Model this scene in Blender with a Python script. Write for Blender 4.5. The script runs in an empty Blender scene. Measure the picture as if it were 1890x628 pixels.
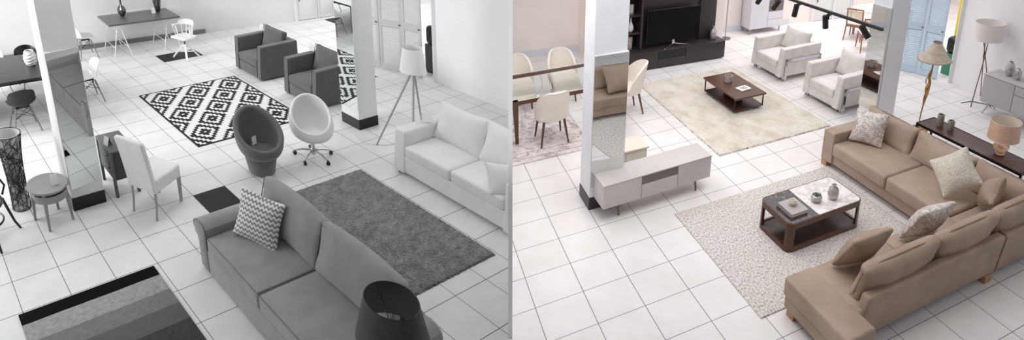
import bpy, bmesh, math, random
from mathutils import Vector, Matrix, noise
PI = math.pi
R = math.radians
sin, cos = math.sin, math.cos
sc = bpy.context.scene
COL = sc.collection
random.seed(7)

# ------------------------------------------------------------------ camera, world, lights, exposure
# a shift lens looking gently down from the gallery, 4.5 m above the shop floor
cam_data = bpy.data.cameras.new('camera')
cam = bpy.data.objects.new('camera', cam_data)
COL.objects.link(cam)
sc.camera = cam
cam.location = (0, 0, 4.5)
cam.rotation_euler = (R(90 - 12.37), 0, 0)
cam_data.sensor_fit = 'HORIZONTAL'
cam_data.sensor_width = 36
cam_data.lens = 36 * 1000 / 1890
cam_data.shift_x = 3 / 1890
cam_data.shift_y = -357.4 / 1890
cam_data.clip_start = 0.05
cam_data.clip_end = 100

sc.view_settings.view_transform = 'Standard'
sc.view_settings.look = 'None'
sc.view_settings.gamma = 1
sc.view_settings.use_curve_mapping = False
sc.view_settings.exposure = 0.13

world = bpy.data.worlds.new('world')
sc.world = world
world.use_nodes = True
wb = world.node_tree.nodes['Background']
wb.inputs[0].default_value = (0.98, 0.99, 1.0, 1)
wb.inputs[1].default_value = 0.43


def area(name, loc, target, sx, sy, power, col=(1, 1, 1), spread=180):
    l = bpy.data.lights.new(name, 'AREA')
    l.shape = 'RECTANGLE'
    l.size, l.size_y = sx, sy
    l.energy = power
    l.color = col
    l.spread = R(spread)
    o = bpy.data.objects.new(name, l)
    COL.objects.link(o)
    o.location = loc
    o.rotation_euler = (Vector(target) - Vector(loc)).to_track_quat('-Z', 'Y').to_euler()
    return o


# shop windows on the left of each hall; overhead fills added to brighten floors
area('window_light_left_hall', (-12.5, 7.0, 3.4), (-4.0, 6.5, 0.0), 6.0, 3.0, 540)
area('overhead_fill_left_front', (-6.2, 6.2, 5.6), (-6.0, 6.6, 0), 4.5, 3.0, 36, spread=110)
area('overhead_fill_left_middle', (-4.6, 10.5, 5.6), (-4.2, 10.4, 0), 6.0, 3.0, 42, spread=120)
area('overhead_fill_left_back', (-3.4, 15.0, 5.6), (-3.0, 15.4, 0), 6.5, 4.0, 190, spread=140)
area('window_light_right_hall', (0.5, 7.6, 3.9), (3.5, 6.6, 0.6), 5.0, 1.2, 92, (1.0, 0.985, 0.985))
area('overhead_fill_right_front', (2.6, 5.6, 5.6), (2.2, 6.4, 0), 3.6, 3.0, 54, (1.0, 0.985, 0.985), spread=110)
area('overhead_fill_right_middle', (4.6, 9.6, 5.6), (4.4, 9.6, 0), 6.5, 3.0, 34, (1.0, 0.985, 0.985), spread=120)
area('overhead_fill_right_back', (9.2, 12.6, 5.6), (9.2, 13.2, 0), 7.0, 4.5, 250, (1.0, 0.985, 0.985), spread=140)

# spot added to whiten the end of the partition, no lamp there
sp = bpy.data.lights.new('partition_edge_fill', 'SPOT')
sp.energy = 190
sp.spot_size = R(44)
sp.spot_blend = 0.7
sp.shadow_soft_size = 0.05
spo = bpy.data.objects.new('partition_edge_fill', sp)
COL.objects.link(spo)
spo.location = (0, 0.62, 2.82)
spo.rotation_euler = (R(92), 0, 0)

# ------------------------------------------------------------------ the two halls and their skewed layouts
# each hall's square tile grid is skewed and stretched to fit the image: plan directions U (along one grout direction) and V
UNIT = 1 / 0.9


class Hall:
    def __init__(s, side, a, b, tx, c, d, ty, sz):
        s.side = side
        s.u = Vector((a, c, 0)) * UNIT
        s.v = Vector((b, d, 0)) * UNIT
        s.z = Vector((0, 0, sz)) * UNIT
        s.o = Vector((tx, ty, 0)) * UNIT
        s.m = Matrix((s.u, s.v, s.z)).transposed()

    def at(s, u, v, z=0.0):
        return s.o + s.u * u + s.v * v + s.z * z


LH = Hall(-1, 0.6206, -0.9395, -5.0097, 0.4545, 0.8033, 5.0952, 1.0344)  # plan skew, stretch and height factors fitted to image pixels
RH = Hall(1, 1.0353, -0.1903, 0.5256, 0.4383, 0.8152, 5.1461, 1.0093)
TILE = 0.45
PW = 0.019   # half thickness of the thin partition added between the halls

# ------------------------------------------------------------------ materials


def lin(c):
    return c / 12.92 if c <= 0.04045 else ((c + 0.055) / 1.055) ** 2.4


def rgb(h):
    if isinstance(h, (int, float)):
        return (lin(h / 255),) * 3 + (1,)
    if isinstance(h, str):
        h = tuple(int(h[i:i + 2], 16) for i in (0, 2, 4))
    return tuple(lin(x / 255) for x in h) + (1,)


class NT:
    def __init__(s, name):
        s.mat = bpy.data.materials.new(name)
        s.mat.use_nodes = True
        s.t = s.mat.node_tree
        s.b = s.t.nodes['Principled BSDF']
        s.tc = s.t.nodes.new('ShaderNodeTexCoord')

    def n(s, typ, **kw):
        x = s.t.nodes.new(typ)
        for k, v in kw.items():
            if k.startswith('i_'):
                key = k[2:]
                x.inputs[int(key) if key.isdigit() else key].default_value = v
            else:
                setattr(x, k, v)
        return x

    def l(s, a, b):
        s.t.links.new(a, b)

    def math(s, op, a, b=None, c=None):
        x = s.n('ShaderNodeMath', operation=op)
        for i, q in enumerate((a, b, c)):
            if q is None:
                continue
            if isinstance(q, (int, float)):
                x.inputs[i].default_value = q
            else:
                s.l(q, x.inputs[i])
        return x.outputs[0]

    def mix(s, f, a, b):
        x = s.n('ShaderNodeMix', data_type='RGBA')
        for k, q in ((0, f), (6, a), (7, b)):
            if isinstance(q, (int, float)):
                x.inputs[k].default_value = q
            elif isinstance(q, tuple):
                x.inputs[k].default_value = q
            else:
                s.l(q, x.inputs[k])
        return x.outputs[2]

    def noise(s, scale, detail=3, vec=None, rough=0.5, dist=0.0):
        x = s.n('ShaderNodeTexNoise')
        x.inputs['Scale'].default_value = scale
        x.inputs['Detail'].default_value = detail
        x.inputs['Roughness'].default_value = rough
        x.inputs['Distortion'].default_value = dist
        s.l(vec or s.tc.outputs['Object'], x.inputs['Vector'])
        return x.outputs[0]

    def bump(s, h, strength, dist=0.01):
        x = s.n('ShaderNodeBump')
        x.inputs['Strength'].default_value = strength
        x.inputs['Distance'].default_value = dist
        s.l(h, x.inputs['Height'])
        s.l(x.outputs[0], s.b.inputs['Normal'])

    def ramp(s, f, *stops):
        x = s.n('ShaderNodeValToRGB')
        e = x.color_ramp.elements
        while len(e) < len(stops):
            e.new(0.5)
        for q, (p, c) in zip(e, stops):
            q.position = p
            q.color = c
        s.l(f, x.inputs[0])
        return x.outputs[0]


def mat(name, col, rough=0.6, metal=0.0, col2=None, scale=6, bump=0.0, bscale=60, spec=0.5, sheen=0.0, trans=0.0, emit=0.0, bdist=0.01, ior=None, stretch=None, coat=0.0):
    m = NT(name)
    b = m.b
    b.inputs['Base Color'].default_value = rgb(col)
    b.inputs['Roughness'].default_value = rough
    b.inputs['Metallic'].default_value = metal
    b.inputs['Specular IOR Level'].default_value = spec
    b.inputs['Sheen Weight'].default_value = sheen
    b.inputs['Sheen Roughness'].default_value = 0.5
    b.inputs['Transmission Weight'].default_value = trans
    b.inputs['Coat Weight'].default_value = coat
    if ior:
        b.inputs['IOR'].default_value = ior
    vec = None
    if stretch:
        mp = m.n('ShaderNodeMapping')
        mp.inputs['Scale'].default_value = stretch
        m.l(m.tc.outputs['Object'], mp.inputs[0])
        vec = mp.outputs[0]
    if col2 is not None:
        f = m.noise(scale, 4, vec)
        c = m.ramp(f, (0.35, rgb(col)), (0.68, rgb(col2)))
        m.l(c, b.inputs['Base Color'])
    else:
        f = m.noise(scale, 2, vec)
        c = m.ramp(f, (0.3, tuple(x * 0.96 for x in rgb(col)[:3]) + (1,)), (0.7, rgb(col)))
        m.l(c, b.inputs['Base Color'])
    if bump:
        m.bump(m.noise(bscale, 4, vec), bump, bdist)
    if emit:
        b.inputs['Emission Color'].default_value = rgb(col)
        b.inputs['Emission Strength'].default_value = emit
    return m.mat


def wood(name, c1, c2, rough=0.45, stretch=(3, 30, 30), scale=2.0):
    m = NT(name)
    mp = m.n('ShaderNodeMapping')
    mp.inputs['Scale'].default_value = stretch
    m.l(m.tc.outputs['Object'], mp.inputs[0])
    f = m.noise(scale, 5, mp.outputs[0], 0.6, 0.6)
    m.l(m.ramp(f, (0.3, rgb(c1)), (0.7, rgb(c2))), m.b.inputs['Base Color'])
    m.b.inputs['Roughness'].default_value = rough
    m.bump(f, 0.08)
    return m.mat


def floor_mat(name, hall, tile_a, tile_b, grout, blacks):
    m = NT(name)
    # grid coordinates i (along U) and j (against V) of a point on the floor
    a, b = hall.u, hall.v
    det = a.x * b.y - a.y * b.x
    inv = ((b.y / det, -b.x / det), (-a.y / det, a.x / det))
    co = m.n('ShaderNodeSeparateXYZ')
    m.l(m.tc.outputs['Object'], co.inputs[0])
    X, Y = co.outputs[0], co.outputs[1]

    def lincomb(p, q, k):
        return m.math('MULTIPLY_ADD', X, p, m.math('MULTIPLY_ADD', Y, q, k))
    ou = -(inv[0][0] * hall.o.x + inv[0][1] * hall.o.y)
    ov = -(inv[1][0] * hall.o.x + inv[1][1] * hall.o.y)
    i = lincomb(inv[0][0] / TILE, inv[0][1] / TILE, ou / TILE)
    j = lincomb(-inv[1][0] / TILE, -inv[1][1] / TILE, -ov / TILE)
    fi, fj = m.math('FRACT', i), m.math('FRACT', j)
    di = m.math('MINIMUM', fi, m.math('SUBTRACT', 1.0, fi))
    dj = m.math('MINIMUM', fj, m.math('SUBTRACT', 1.0, fj))
    g = m.math('LESS_THAN', m.math('MINIMUM', di, dj), 0.0068)
    ii, jj = m.math('FLOOR', i), m.math('FLOOR', j)
    comb = m.n('ShaderNodeCombineXYZ')
    m.l(ii, comb.inputs[0])
    m.l(jj, comb.inputs[1])
    wn = m.n('ShaderNodeTexWhiteNoise')
    m.l(comb.outputs[0], wn.inputs[0])
    cloud = m.noise(2.3, 5, None, 0.6)
    c = m.mix(m.ramp(cloud, (0.35, (0, 0, 0, 1)), (0.7, (1, 1, 1, 1))), rgb(tile_a), rgb(tile_b))
    c = m.mix(m.math('MULTIPLY', wn.outputs[0], 0.25), c, rgb(tile_b))
    blk = None
    for p, q in blacks:
        x = m.math('MULTIPLY', m.math('COMPARE', ii, float(p), 0.1), m.math('COMPARE', jj, float(q), 0.1))
        blk = x if blk is None else m.math('MAXIMUM', blk, x)
    if blk is not None:
        c = m.mix(blk, c, rgb(22))
    c = m.mix(g, c, rgb(grout))
    m.l(c, m.b.inputs['Base Color'])
    m.b.inputs['Roughness'].default_value = 0.42
    m.b.inputs['Specular IOR Level'].default_value = 0.35
    hgt = m.math('SUBTRACT', 1.0, g)
    m.bump(hgt, 0.3, 0.003)
    return m.mat


# ------------------------------------------------------------------ mesh kit (local metres of a thing, front towards -y)


class G:
    def __init__(s, v=None, f=None):
        s.v = [Vector(p) for p in (v or [])]
        s.f = [tuple(x) for x in (f or [])]

    def __add__(s, o):
        n = len(s.v)
        return G(s.v + o.v, s.f + [tuple(i + n for i in x) for x in o.f])

    def mv(s, x=0, y=0, z=0):
        d = Vector((x, y, z))
        return G([p + d for p in s.v], s.f)

    def rot(s, axis, deg, about=(0, 0, 0)):
        m = Matrix.Rotation(R(deg), 3, axis)
        c = Vector(about)
        return G([m @ (p - c) + c for p in s.v], s.f)

    def sc(s, x=1, y=1, z=1):
        return G([Vector((p.x * x, p.y * y, p.z * z)) for p in s.v], s.f)

    def fn(s, f):
        return G([Vector(f(p.x, p.y, p.z)) for p in s.v], s.f)


def join(items):
    r = G()
    for i in items:
        r = r + i
    return r


def _axis(h, r, flat):
    e = [0.0, 0.268, 0.577, 1.0] if r > 0.012 else [0.0, 0.45, 1.0]
    pos = [h - r + r * t for t in e]
    a = [-p for p in reversed(pos)]
    n = flat
    mid = [-(h - r) + 2 * (h - r) * k / n for k in range(1, n)]
    return a + mid + pos


def rb(w, d, h, r=0.02, flat=(1, 1, 1)):
    """rounded box centred on the origin in x and y, standing on z=0"""
    r = min(r, w / 2 * .98, d / 2 * .98, h / 2 * .98)
    H = (w / 2, d / 2, h / 2)
    ax = [_axis(H[k], r, max(1, flat[k])) for k in range(3)]
    idx, V, F = {}, [], []

    def vid(p):
        key = tuple(round(c, 6) for c in p)
        if key not in idx:
            q = Vector([max(-(H[k] - r), min(H[k] - r, p[k])) for k in range(3)])
            dd = Vector(p) - q
            if dd.length > 1e-9:
                dd = dd.normalized() * r
            idx[key] = len(V)
            V.append(q + dd + Vector((0, 0, h / 2)))
        return idx[key]
    for k in range(3):
        a, b = (k + 1) % 3, (k + 2) % 3
        for s in (-1, 1):
            for i in range(len(ax[a]) - 1):
                for j in range(len(ax[b]) - 1):
                    def P(x, y):
                        p = [0, 0, 0]
                        p[k] = s * H[k]
                        p[a] = ax[a][x]
                        p[b] = ax[b][y]
                        return vid(p)
                    q = (P(i, j), P(i + 1, j), P(i + 1, j + 1), P(i, j + 1))
                    if len(set(q)) == 4:
                        F.append(q if s > 0 else q[::-1])
    return G(V, F)


def bx(x0, x1, y0, y1, z0, z1, r=0.0, flat=(1, 1, 1)):
    if r > 0:
        return rb(x1 - x0, y1 - y0, z1 - z0, r, flat).mv((x0 + x1) / 2, (y0 + y1) / 2, z0)
    v = [(x, y, z) for x in (x0, x1) for y in (y0, y1) for z in (z0, z1)]
    f = [(0, 1, 3, 2), (4, 6, 7, 5), (0, 4, 5, 1), (2, 3, 7, 6), (0, 2, 6, 4), (1, 5, 7, 3)]
    return G(v, f)


def cushion(w, d, h, r=0.04, puff=0.03, wob=0.0, seed=0, pinch=0.0, flat=6):
    """a filled cushion lying on z=0, the thickness swelling to the middle"""
    g = rb(w, d, h, r, (flat, flat, 1))

    def f(x, y, z):
        a, b = min(1, abs(x) / (w / 2)), min(1, abs(y) / (d / 2))
        k = (1 - a * a) * (1 - b * b)
        s = 1 if z > h / 2 else -1
        zz = h / 2 + (z - h / 2) * (1 - pinch * (max(a, b) ** 4)) + s * puff * k * (abs(z - h / 2) / (h / 2))
        if pinch:
            x *= 1 + 0.05 * (a * a) * (b * b) - 0.05 * (1 - b * b) * a
            y *= 1 + 0.05 * (a * a) * (b * b) - 0.05 * (1 - a * a) * b
        if wob:
            q = noise.noise(Vector((x * 9 + seed, y * 9, seed))) + 0.5 * noise.noise(Vector((x * 22, y * 22 + seed, 0)))
            zz += wob * q
            x += wob * 0.7 * noise.noise(Vector((y * 8, z * 8, seed + 5)))
        return (x, y, zz)
    return g.fn(f)


def lathe(prof, n=24, cx=0, cy=0, caps=True):
    V, F = [], []
    m = len(prof)
    for k in range(n):
        a = 2 * PI * k / n
        for r, z in prof:
            V.append((cx + r * cos(a), cy + r * sin(a), z))
    for k in range(n):
        k2 = (k + 1) % n
        for i in range(m - 1):
            F.append((k * m + i, k2 * m + i, k2 * m + i + 1, k * m + i + 1))
    if caps:
        if prof[0][0] > 1e-6:
            F.append(tuple(k * m for k in reversed(range(n))))
        if prof[-1][0] > 1e-6:
            F.append(tuple(k * m + m - 1 for k in range(n)))
    return G(V, F)


def cyl(r0, r1, z0, z1, n=20, cx=0, cy=0):
    return lathe([(r0, z0), (r1, z1)], n, cx, cy)


def tube(pts, r, n=8, closed=False, caps=True, up=None):
    P = [Vector(p) for p in pts]
    rs = r if isinstance(r, (list, tuple)) else [r] * len(P)
    V, F = [], []
    N = len(P)
    ref = None
    for i, p in enumerate(P):
        if closed:
            t = (P[(i + 1) % N] - P[i - 1]).normalized()
        else:
            t = (P[min(i + 1, N - 1)] - P[max(i - 1, 0)]).normalized()
        if ref is None:
            ref = Vector(up) if up else (Vector((0, 0, 1)) if abs(t.z) < 0.9 else Vector((1, 0, 0)))
        a = (ref - t * ref.dot(t))
        if a.length < 1e-6:
            a = t.orthogonal()
        a.normalize()
        b = t.cross(a)
        ref = a
        for k in range(n):
            w = 2 * PI * k / n
            V.append(p + (a * cos(w) + b * sin(w)) * rs[i])
    for i in range(N if closed else N - 1):
        i2 = (i + 1) % N
        for k in range(n):
            k2 = (k + 1) % n
            F.append((i * n + k, i * n + k2, i2 * n + k2, i2 * n + k))
    if not closed and caps:
        F.append(tuple(reversed(range(n))))
        F.append(tuple((N - 1) * n + k for k in range(n)))
    return G(V, F)


def sqbar(p0, p1, w0, d0, w1=None, d1=None):
    """four-sided bar from p0 to p1 with its section kept level"""
    w1 = w0 if w1 is None else w1
    d1 = d0 if d1 is None else d1
    V = []
    for p, w, d in ((p0, w0, d0), (p1, w1, d1)):
        for sx, sy in ((-1, -1), (1, -1), (1, 1), (-1, 1)):
            V.append((p[0] + sx * w / 2, p[1] + sy * d / 2, p[2]))
    F = [(3, 2, 1, 0), (4, 5, 6, 7), (0, 1, 5, 4), (1, 2, 6, 5), (2, 3, 7, 6), (3, 0, 4, 7)]
    if p0[2] > p1[2]:
        F = [x[::-1] for x in F]
    return G(V, F)


def beam(p0, p1, w, d, up=(0, 0, 1)):
    """rectangular bar between any two points"""
    p0, p1 = Vector(p0), Vector(p1)
    t = (p1 - p0).normalized()
    a = t.cross(Vector(up))
    if a.length < 1e-5:
        a = t.orthogonal()
    a.normalize()
    b = a.cross(t)
    V = []
    for p in (p0, p1):
        for s, q in ((-1, -1), (1, -1), (1, 1), (-1, 1)):
            V.append(p + a * (s * w / 2) + b * (q * d / 2))
    F = [(0, 1, 2, 3), (7, 6, 5, 4), (4, 5, 1, 0), (5, 6, 2, 1), (6, 7, 3, 2), (7, 4, 0, 3)]
    return G(V, F)


def sheet(f, nu, nv, th, closed_u=False):
    """thick sheet over f(s, t), s and t in 0..1"""
    P = [[Vector(f(i / (nu if closed_u else nu), j / nv)) for j in range(nv + 1)] for i in range(nu if closed_u else nu + 1)]
    n = len(P)
    V, F = [], []

    def nor(i, j):
        if closed_u:
            a, b = P[(i + 1) % n][j], P[(i - 1) % n][j]
        else:
            a, b = P[min(i + 1, n - 1)][j], P[max(i - 1, 0)][j]
        c, d = P[i][min(j + 1, nv)], P[i][max(j - 1, 0)]
        q = (a - b).cross(c - d)
        return q.normalized() if q.length > 1e-9 else Vector((0, 0, 1))
    for i in range(n):
        for j in range(nv + 1):
            q = nor(i, j) * (th / 2)
            V.append(P[i][j] + q)
            V.append(P[i][j] - q)
    def A(i, j): return 2 * ((i % n) * (nv + 1) + j)
    for i in range(n if closed_u else n - 1):
        for j in range(nv):
            F.append((A(i, j), A(i + 1, j), A(i + 1, j + 1), A(i, j + 1)))
            F.append((A(i, j) + 1, A(i, j + 1) + 1, A(i + 1, j + 1) + 1, A(i + 1, j) + 1))
        F.append((A(i, 0), A(i, 0) + 1, A(i + 1, 0) + 1, A(i + 1, 0)))
        F.append((A(i, nv), A(i + 1, nv), A(i + 1, nv) + 1, A(i, nv) + 1))
    if not closed_u:
        for j in range(nv):
            F.append((A(0, j), A(0, j + 1), A(0, j + 1) + 1, A(0, j) + 1))
            F.append((A(n - 1, j), A(n - 1, j) + 1, A(n - 1, j + 1) + 1, A(n - 1, j + 1)))
    return G(V, F)


def arc(cx, cy, r, a0, a1, n, z=0, ry=None):
    ry = ry or r
    return [(cx + r * cos(R(a0 + (a1 - a0) * k / n)), cy + ry * sin(R(a0 + (a1 - a0) * k / n)), z) for k in range(n + 1)]


# ------------------------------------------------------------------ linking


def tag(o, label=None, cat=None, group=None, kind=None):
    if label:
        o['label'] = label
    if cat:
        o['category'] = cat
    if group:
        o['group'] = group
    if kind:
        o['kind'] = kind
    return o


class Thing:
    """an Empty standing at its place in a hall, with parts as children"""

    def __init__(s, hall, name, u, v, label, cat, z=0.0, yaw=0.0, group=None, kind=None, empty=True):
        s.hall, s.z = hall, z
        s.loc = hall.at(u, v, z)
        s.m = hall.m @ Matrix.Rotation(R(yaw), 3, 'Z')  # things take the hall's skew and stretch too
        s.top = None
        s.name = name
        s.info = (label, cat, group, kind)
        if empty:
            s.top = bpy.data.objects.new(name, None)
            s.top.empty_display_size = 0.1
            COL.objects.link(s.top)
            s.top.location = s.loc
            tag(s.top, label, cat, group, kind)

    def mesh(s, name, g, m, flat=False):
        me = bpy.data.meshes.new(name)
        pts = [s.m @ p for p in g.v]
        side, lim = s.hall.side, PW + 0.001
        me.from_pydata(pts, [], g.f)
        wx = [side * (p.x + s.loc.x) for p in pts]
        if wx and min(wx) < lim:
            if max(wx) < lim:
                return None
            b = bmesh.new()
            b.from_mesh(me)
            r = bmesh.ops.bisect_plane(b, geom=b.verts[:] + b.edges[:] + b.faces[:], dist=1e-5,
                                       plane_co=(side * lim - s.loc.x, 0, 0), plane_no=(-side, 0, 0), clear_outer=True)
            ed = [e for e in r['geom_cut'] if isinstance(e, bmesh.types.BMEdge)]
            try:
                bmesh.ops.holes_fill(b, edges=ed, sides=0)
            except Exception:
                pass
            b.to_mesh(me)
            b.free()
        me.validate()
        b = bmesh.new()
        b.from_mesh(me)
        bmesh.ops.recalc_face_normals(b, faces=b.faces)
        b.to_mesh(me)
        b.free()
        if len(me.polygons) == 0:
            return None
        me.materials.append(m)
        if not flat:
            me.shade_smooth()
            me.set_sharp_from_angle(angle=R(38))
        o = bpy.data.objects.new(name, me)
        COL.objects.link(o)
        return o

    def part(s, name, g, m, parent=None, label=None, flat=False, kind=None):
        o = s.mesh(name, g, m, flat)
        if o is None:
            return s.top
        o.parent = parent or s.top
        if label:
            o['label'] = label
        if kind:
            o['kind'] = kind
        return o


def single(hall, name, g, m, u, v, label, cat, z=0.0, yaw=0.0, group=None, kind=None, flat=False):
    t = Thing(hall, name, u, v, label, cat, z, yaw, group, kind, empty=False)
    o = t.mesh(name, g, m, flat)
    if o is None:
        return None
    o.location = t.loc
    tag(o, label, cat, group, kind)
    t.top = o
    return t


def copy_thing(src, hall, u, v, z, label, group=None):
    """a copy of a thing and of its parts and sub-parts, standing elsewhere the same way round"""
    r = src.copy()
    COL.objects.link(r)
    r.location = hall.at(u, v, z)
    r['label'] = label
    if group:
        r['group'] = group

    def rec(a, b):
        for ch in list(a.children):
            c = ch.copy()
            COL.objects.link(c)
            c.parent = b
            rec(ch, c)
    rec(src, r)
    return r


def struct(hall, name, g, m, flat=True):
    return single(hall, name, g, m, 0, 0, None, None, kind='structure', flat=flat)


FU, TV_, FV, BU = -90, 180, 0, 90   # yaw of a thing whose front looks towards -U, +V, -V, +U

# ------------------------------------------------------------------ palette
M = {}
M['wall_grey'] = mat('wall_paint_left', 232, 0.8, scale=1.5)
M['wall_white'] = mat('wall_paint_white', (250, 248, 251), 0.75, scale=1.5)
M['wall_cream'] = mat('wall_paint_cream', (249, 239, 234), 0.8, scale=1.5)
M['base_grey'] = mat('baseboard_grey', 120, 0.5)
M['base_white'] = mat('baseboard_white', (226, 226, 234), 0.5)
M['plinth'] = mat('plinth_black', 14, 0.35)
M['plinth_r'] = mat('plinth_slate', (58, 50, 54), 0.4)
M['pillar'] = mat('pillar_paint', 240, 0.6)
M['pillar_r'] = mat('pillar_paint_cool', (242, 242, 248), 0.6)
M['mirror'] = mat('mirror_glass', (225, 228, 228), 0.01, 1.0)
M['chrome'] = mat('chrome', 205, 0.12, 1.0)
M['black'] = mat('black_matt', 14, 0.45)
M['black_gloss'] = mat('black_plastic', 8, 0.3)
M['white_pl'] = mat('white_plastic', 235, 0.35)
M['white_paint'] = mat('white_lacquer', 232, 0.4)
M['card'] = mat('card_white', 245, 0.6)
M['card_dark'] = mat('card_print', 70, 0.6)
M['grey_wood'] = wood('stained_table_wood', 34, 62, 0.35, (1.5, 16, 30), 2.5)
M['leg_grey'] = mat('chair_leg_grey', 120, 0.4)
M['leg_wood_l'] = mat('leg_pale_grey', 165, 0.45)
M['desk'] = mat('desk_grey', 96, 0.3)
M['pewter'] = mat('pewter_vase', 120, 0.25, 0.85, col2=70, scale=8)
M['arm_dark'] = mat('armchair_fabric_dark', 84, 0.9, col2=94, scale=5, bump=0.25, bscale=220, sheen=0.25)
M['pipe_dark'] = mat('armchair_piping', 42, 0.8)
M['tub'] = mat('tub_fabric', 92, 0.9, col2=100, scale=4, bump=0.3, bscale=200, sheen=0.3)
M['white_leather'] = mat('white_leather', 228, 0.42, bump=0.08, bscale=120)
M['sofa_white'] = mat('sofa_fabric_white', 222, 0.7, col2=230, scale=3, bump=0.2, bscale=60)
M['sofa_grey'] = mat('sofa_fabric_grey', 132, 0.9, col2=145, scale=4, bump=0.35, bscale=160, sheen=0.35)
M['pipe_grey'] = mat('sofa_piping_grey', 112, 0.8)
M['slip'] = mat('slipcover_cloth', 226, 0.85, col2=232, scale=8, bump=0.3, bscale=90)
M['cab_grey'] = wood('cabinet_grey_wood', 78, 104, 0.5, (14, 2, 2), 3)
M['cab_dark'] = mat('cabinet_dark_panel', 62, 0.5)
M['round_grey'] = mat('round_table_lacquer', 150, 0.4)
M['wicker'] = mat('wicker_black', 16, 0.6)
M['lamp_paper'] = mat('lamp_paper', 215, 0.8)
M['bentwood'] = mat('bentwood_black', 10, 0.35)
M['shade_dark'] = mat('shade_fabric_dark', 58, 0.8, col2=68, scale=9, bump=0.1, bscale=300)
M['shade_in'] = mat('shade_lining_dark', 38, 0.6)
M['shade_white'] = mat('shade_fabric_white', 238, 0.8)
M['steel'] = mat('brushed_steel', 150, 0.3, 1.0)
M['shutter'] = mat('shutter_grey', 205, 0.6)
# right hall
M['shutter_b'] = mat('shutter_blue', (204, 222, 238), 0.6)
M['yellow'] = mat('yellow_panel', (255, 222, 0), 0.5)
M['green'] = mat('green_panel', (62, 150, 112), 0.5)
M['leather'] = mat('tan_leather', (160, 138, 122), 0.55, col2=(176, 154, 138), scale=3.2, bump=0.18, bscale=70, spec=0.35)
M['seam'] = mat('tan_seam', (140, 108, 88), 0.6)
M['block'] = wood('oak_block', (196, 150, 116), (178, 130, 96), 0.5)
M['velvet'] = mat('cream_velvet', (216, 209, 205), 0.85, col2=(232, 226, 223), scale=5, bump=0.15, bscale=150, sheen=0.3)
M['ebony'] = wood('ebony_veneer', (46, 38, 40), (58, 49, 51), 0.4, (2, 30, 30), 3)
M['ebony_d'] = mat('ebony_shadow', (26, 22, 24), 0.5)
M['screen'] = mat('tv_screen', 2, 0.3, spec=0.15)
M['tv_frame'] = mat('tv_frame', (70, 66, 70), 0.3, 0.8)
M['walnut'] = wood('walnut', (78, 48, 40), (100, 64, 52), 0.35, (3, 26, 26), 2)
M['walnut_d'] = wood('walnut_dark', (58, 38, 33), (76, 50, 42), 0.3, (3, 22, 22), 2)
M['cream'] = mat('cream_upholstery', (228, 218, 208), 0.6, col2=(234, 226, 217), scale=4, bump=0.08, bscale=160)
M['stool'] = mat('cream_lacquer', (218, 209, 196), 0.5, col2=(224, 216, 204))
M['taupe'] = mat('taupe_lacquer', (200, 194, 192), 0.4, col2=(206, 200, 198), scale=2)
M['taupe_shade'] = mat('taupe_niche_shade', (120, 112, 108), 0.5)  # darker taupe, the shade of recesses put into the colour
M['taupe_metal'] = mat('bronze_metal', (110, 98, 92), 0.35, 0.8)
M['side_grey'] = mat('sideboard_grey', (188, 184, 188), 0.4)
M['lacq_white'] = mat('cabinet_white', (224, 222, 230), 0.4)
M['silver'] = mat('silver_vase', (214, 210, 210), 0.36, 0.5, col2=(166, 162, 162), scale=14, bump=0.2, bscale=30)
M['white_gloss'] = mat('white_glaze', (232, 230, 234), 0.2)
M['crackle'] = mat('crackle_vase', (225, 218, 212), 0.3, 0.3, col2=(130, 112, 104), scale=40)
M['grey_glaze'] = mat('grey_glaze', (134, 126, 118), 0.35, col2=(152, 144, 136), scale=20, bump=0.3, bscale=60)
M['gold'] = mat('gold', (190, 150, 88), 0.25, 0.9, col2=(150, 110, 60), scale=10)
M['parch'] = mat('parchment', (222, 208, 192), 0.7, col2=(202, 184, 164), scale=14)
M['fringe'] = mat('shade_trim', (150, 128, 112), 0.8)
M['console'] = wood('console_wood', (70, 46, 44), (92, 62, 56), 0.35, (3, 20, 20), 2)
M['iron'] = mat('iron_black', (26, 22, 24), 0.4, 0.4)
M['blush'] = mat('blush_silk', (214, 176, 152), 0.45, 0.1, col2=(224, 188, 166), scale=12)
M['blush_in'] = mat('shade_inside', (238, 224, 208), 0.6)
M['amber'] = mat('amber_glass', (236, 196, 160), 0.05, trans=0.75, ior=1.45)
M['linen'] = mat('linen_shade', (240, 234, 230), 0.8, bump=0.15, bscale=200)
M['bronze_leg'] = mat('bronze_leg', (140, 126, 120), 0.3, 0.8)
M['track'] = mat('track_black', (20, 17, 18), 0.45)
M['lamp_face'] = mat('lamp_lens', (235, 238, 245), 0.3, emit=1.0)
M['fluff'] = mat('sheepskin', (228, 220, 208), 0.95, col2=(212, 200, 186), scale=26, bump=0.9, bscale=70, bdist=0.02, sheen=0.4)
M['pages'] = mat('book_pages', (236, 232, 226), 0.7)
M['book_grey'] = mat('book_cover_grey', (176, 170, 168), 0.5)
M['succulent'] = mat('succulent', (82, 112, 92), 0.6)
M['ceramic'] = mat('ceramic_flower', (226, 218, 208), 0.4)
M['table_white'] = mat('white_table_top', (244, 242, 244), 0.3)
M['oak_seat'] = mat('seat_cream', (238, 224, 204), 0.6)
M['brown_leg'] = wood('brown_chair_wood', (140, 96, 78), (160, 112, 92), 0.45)


def _glass():
    m = NT('table_glass')
    m.b.inputs['Base Color'].default_value = (0.95, 0.98, 0.97, 1)
    m.b.inputs['Transmission Weight'].default_value = 1.0
    m.b.inputs['Roughness'].default_value = 0.0
    m.b.inputs['IOR'].default_value = 1.12
    return m.mat


M['glass'] = _glass()


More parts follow.
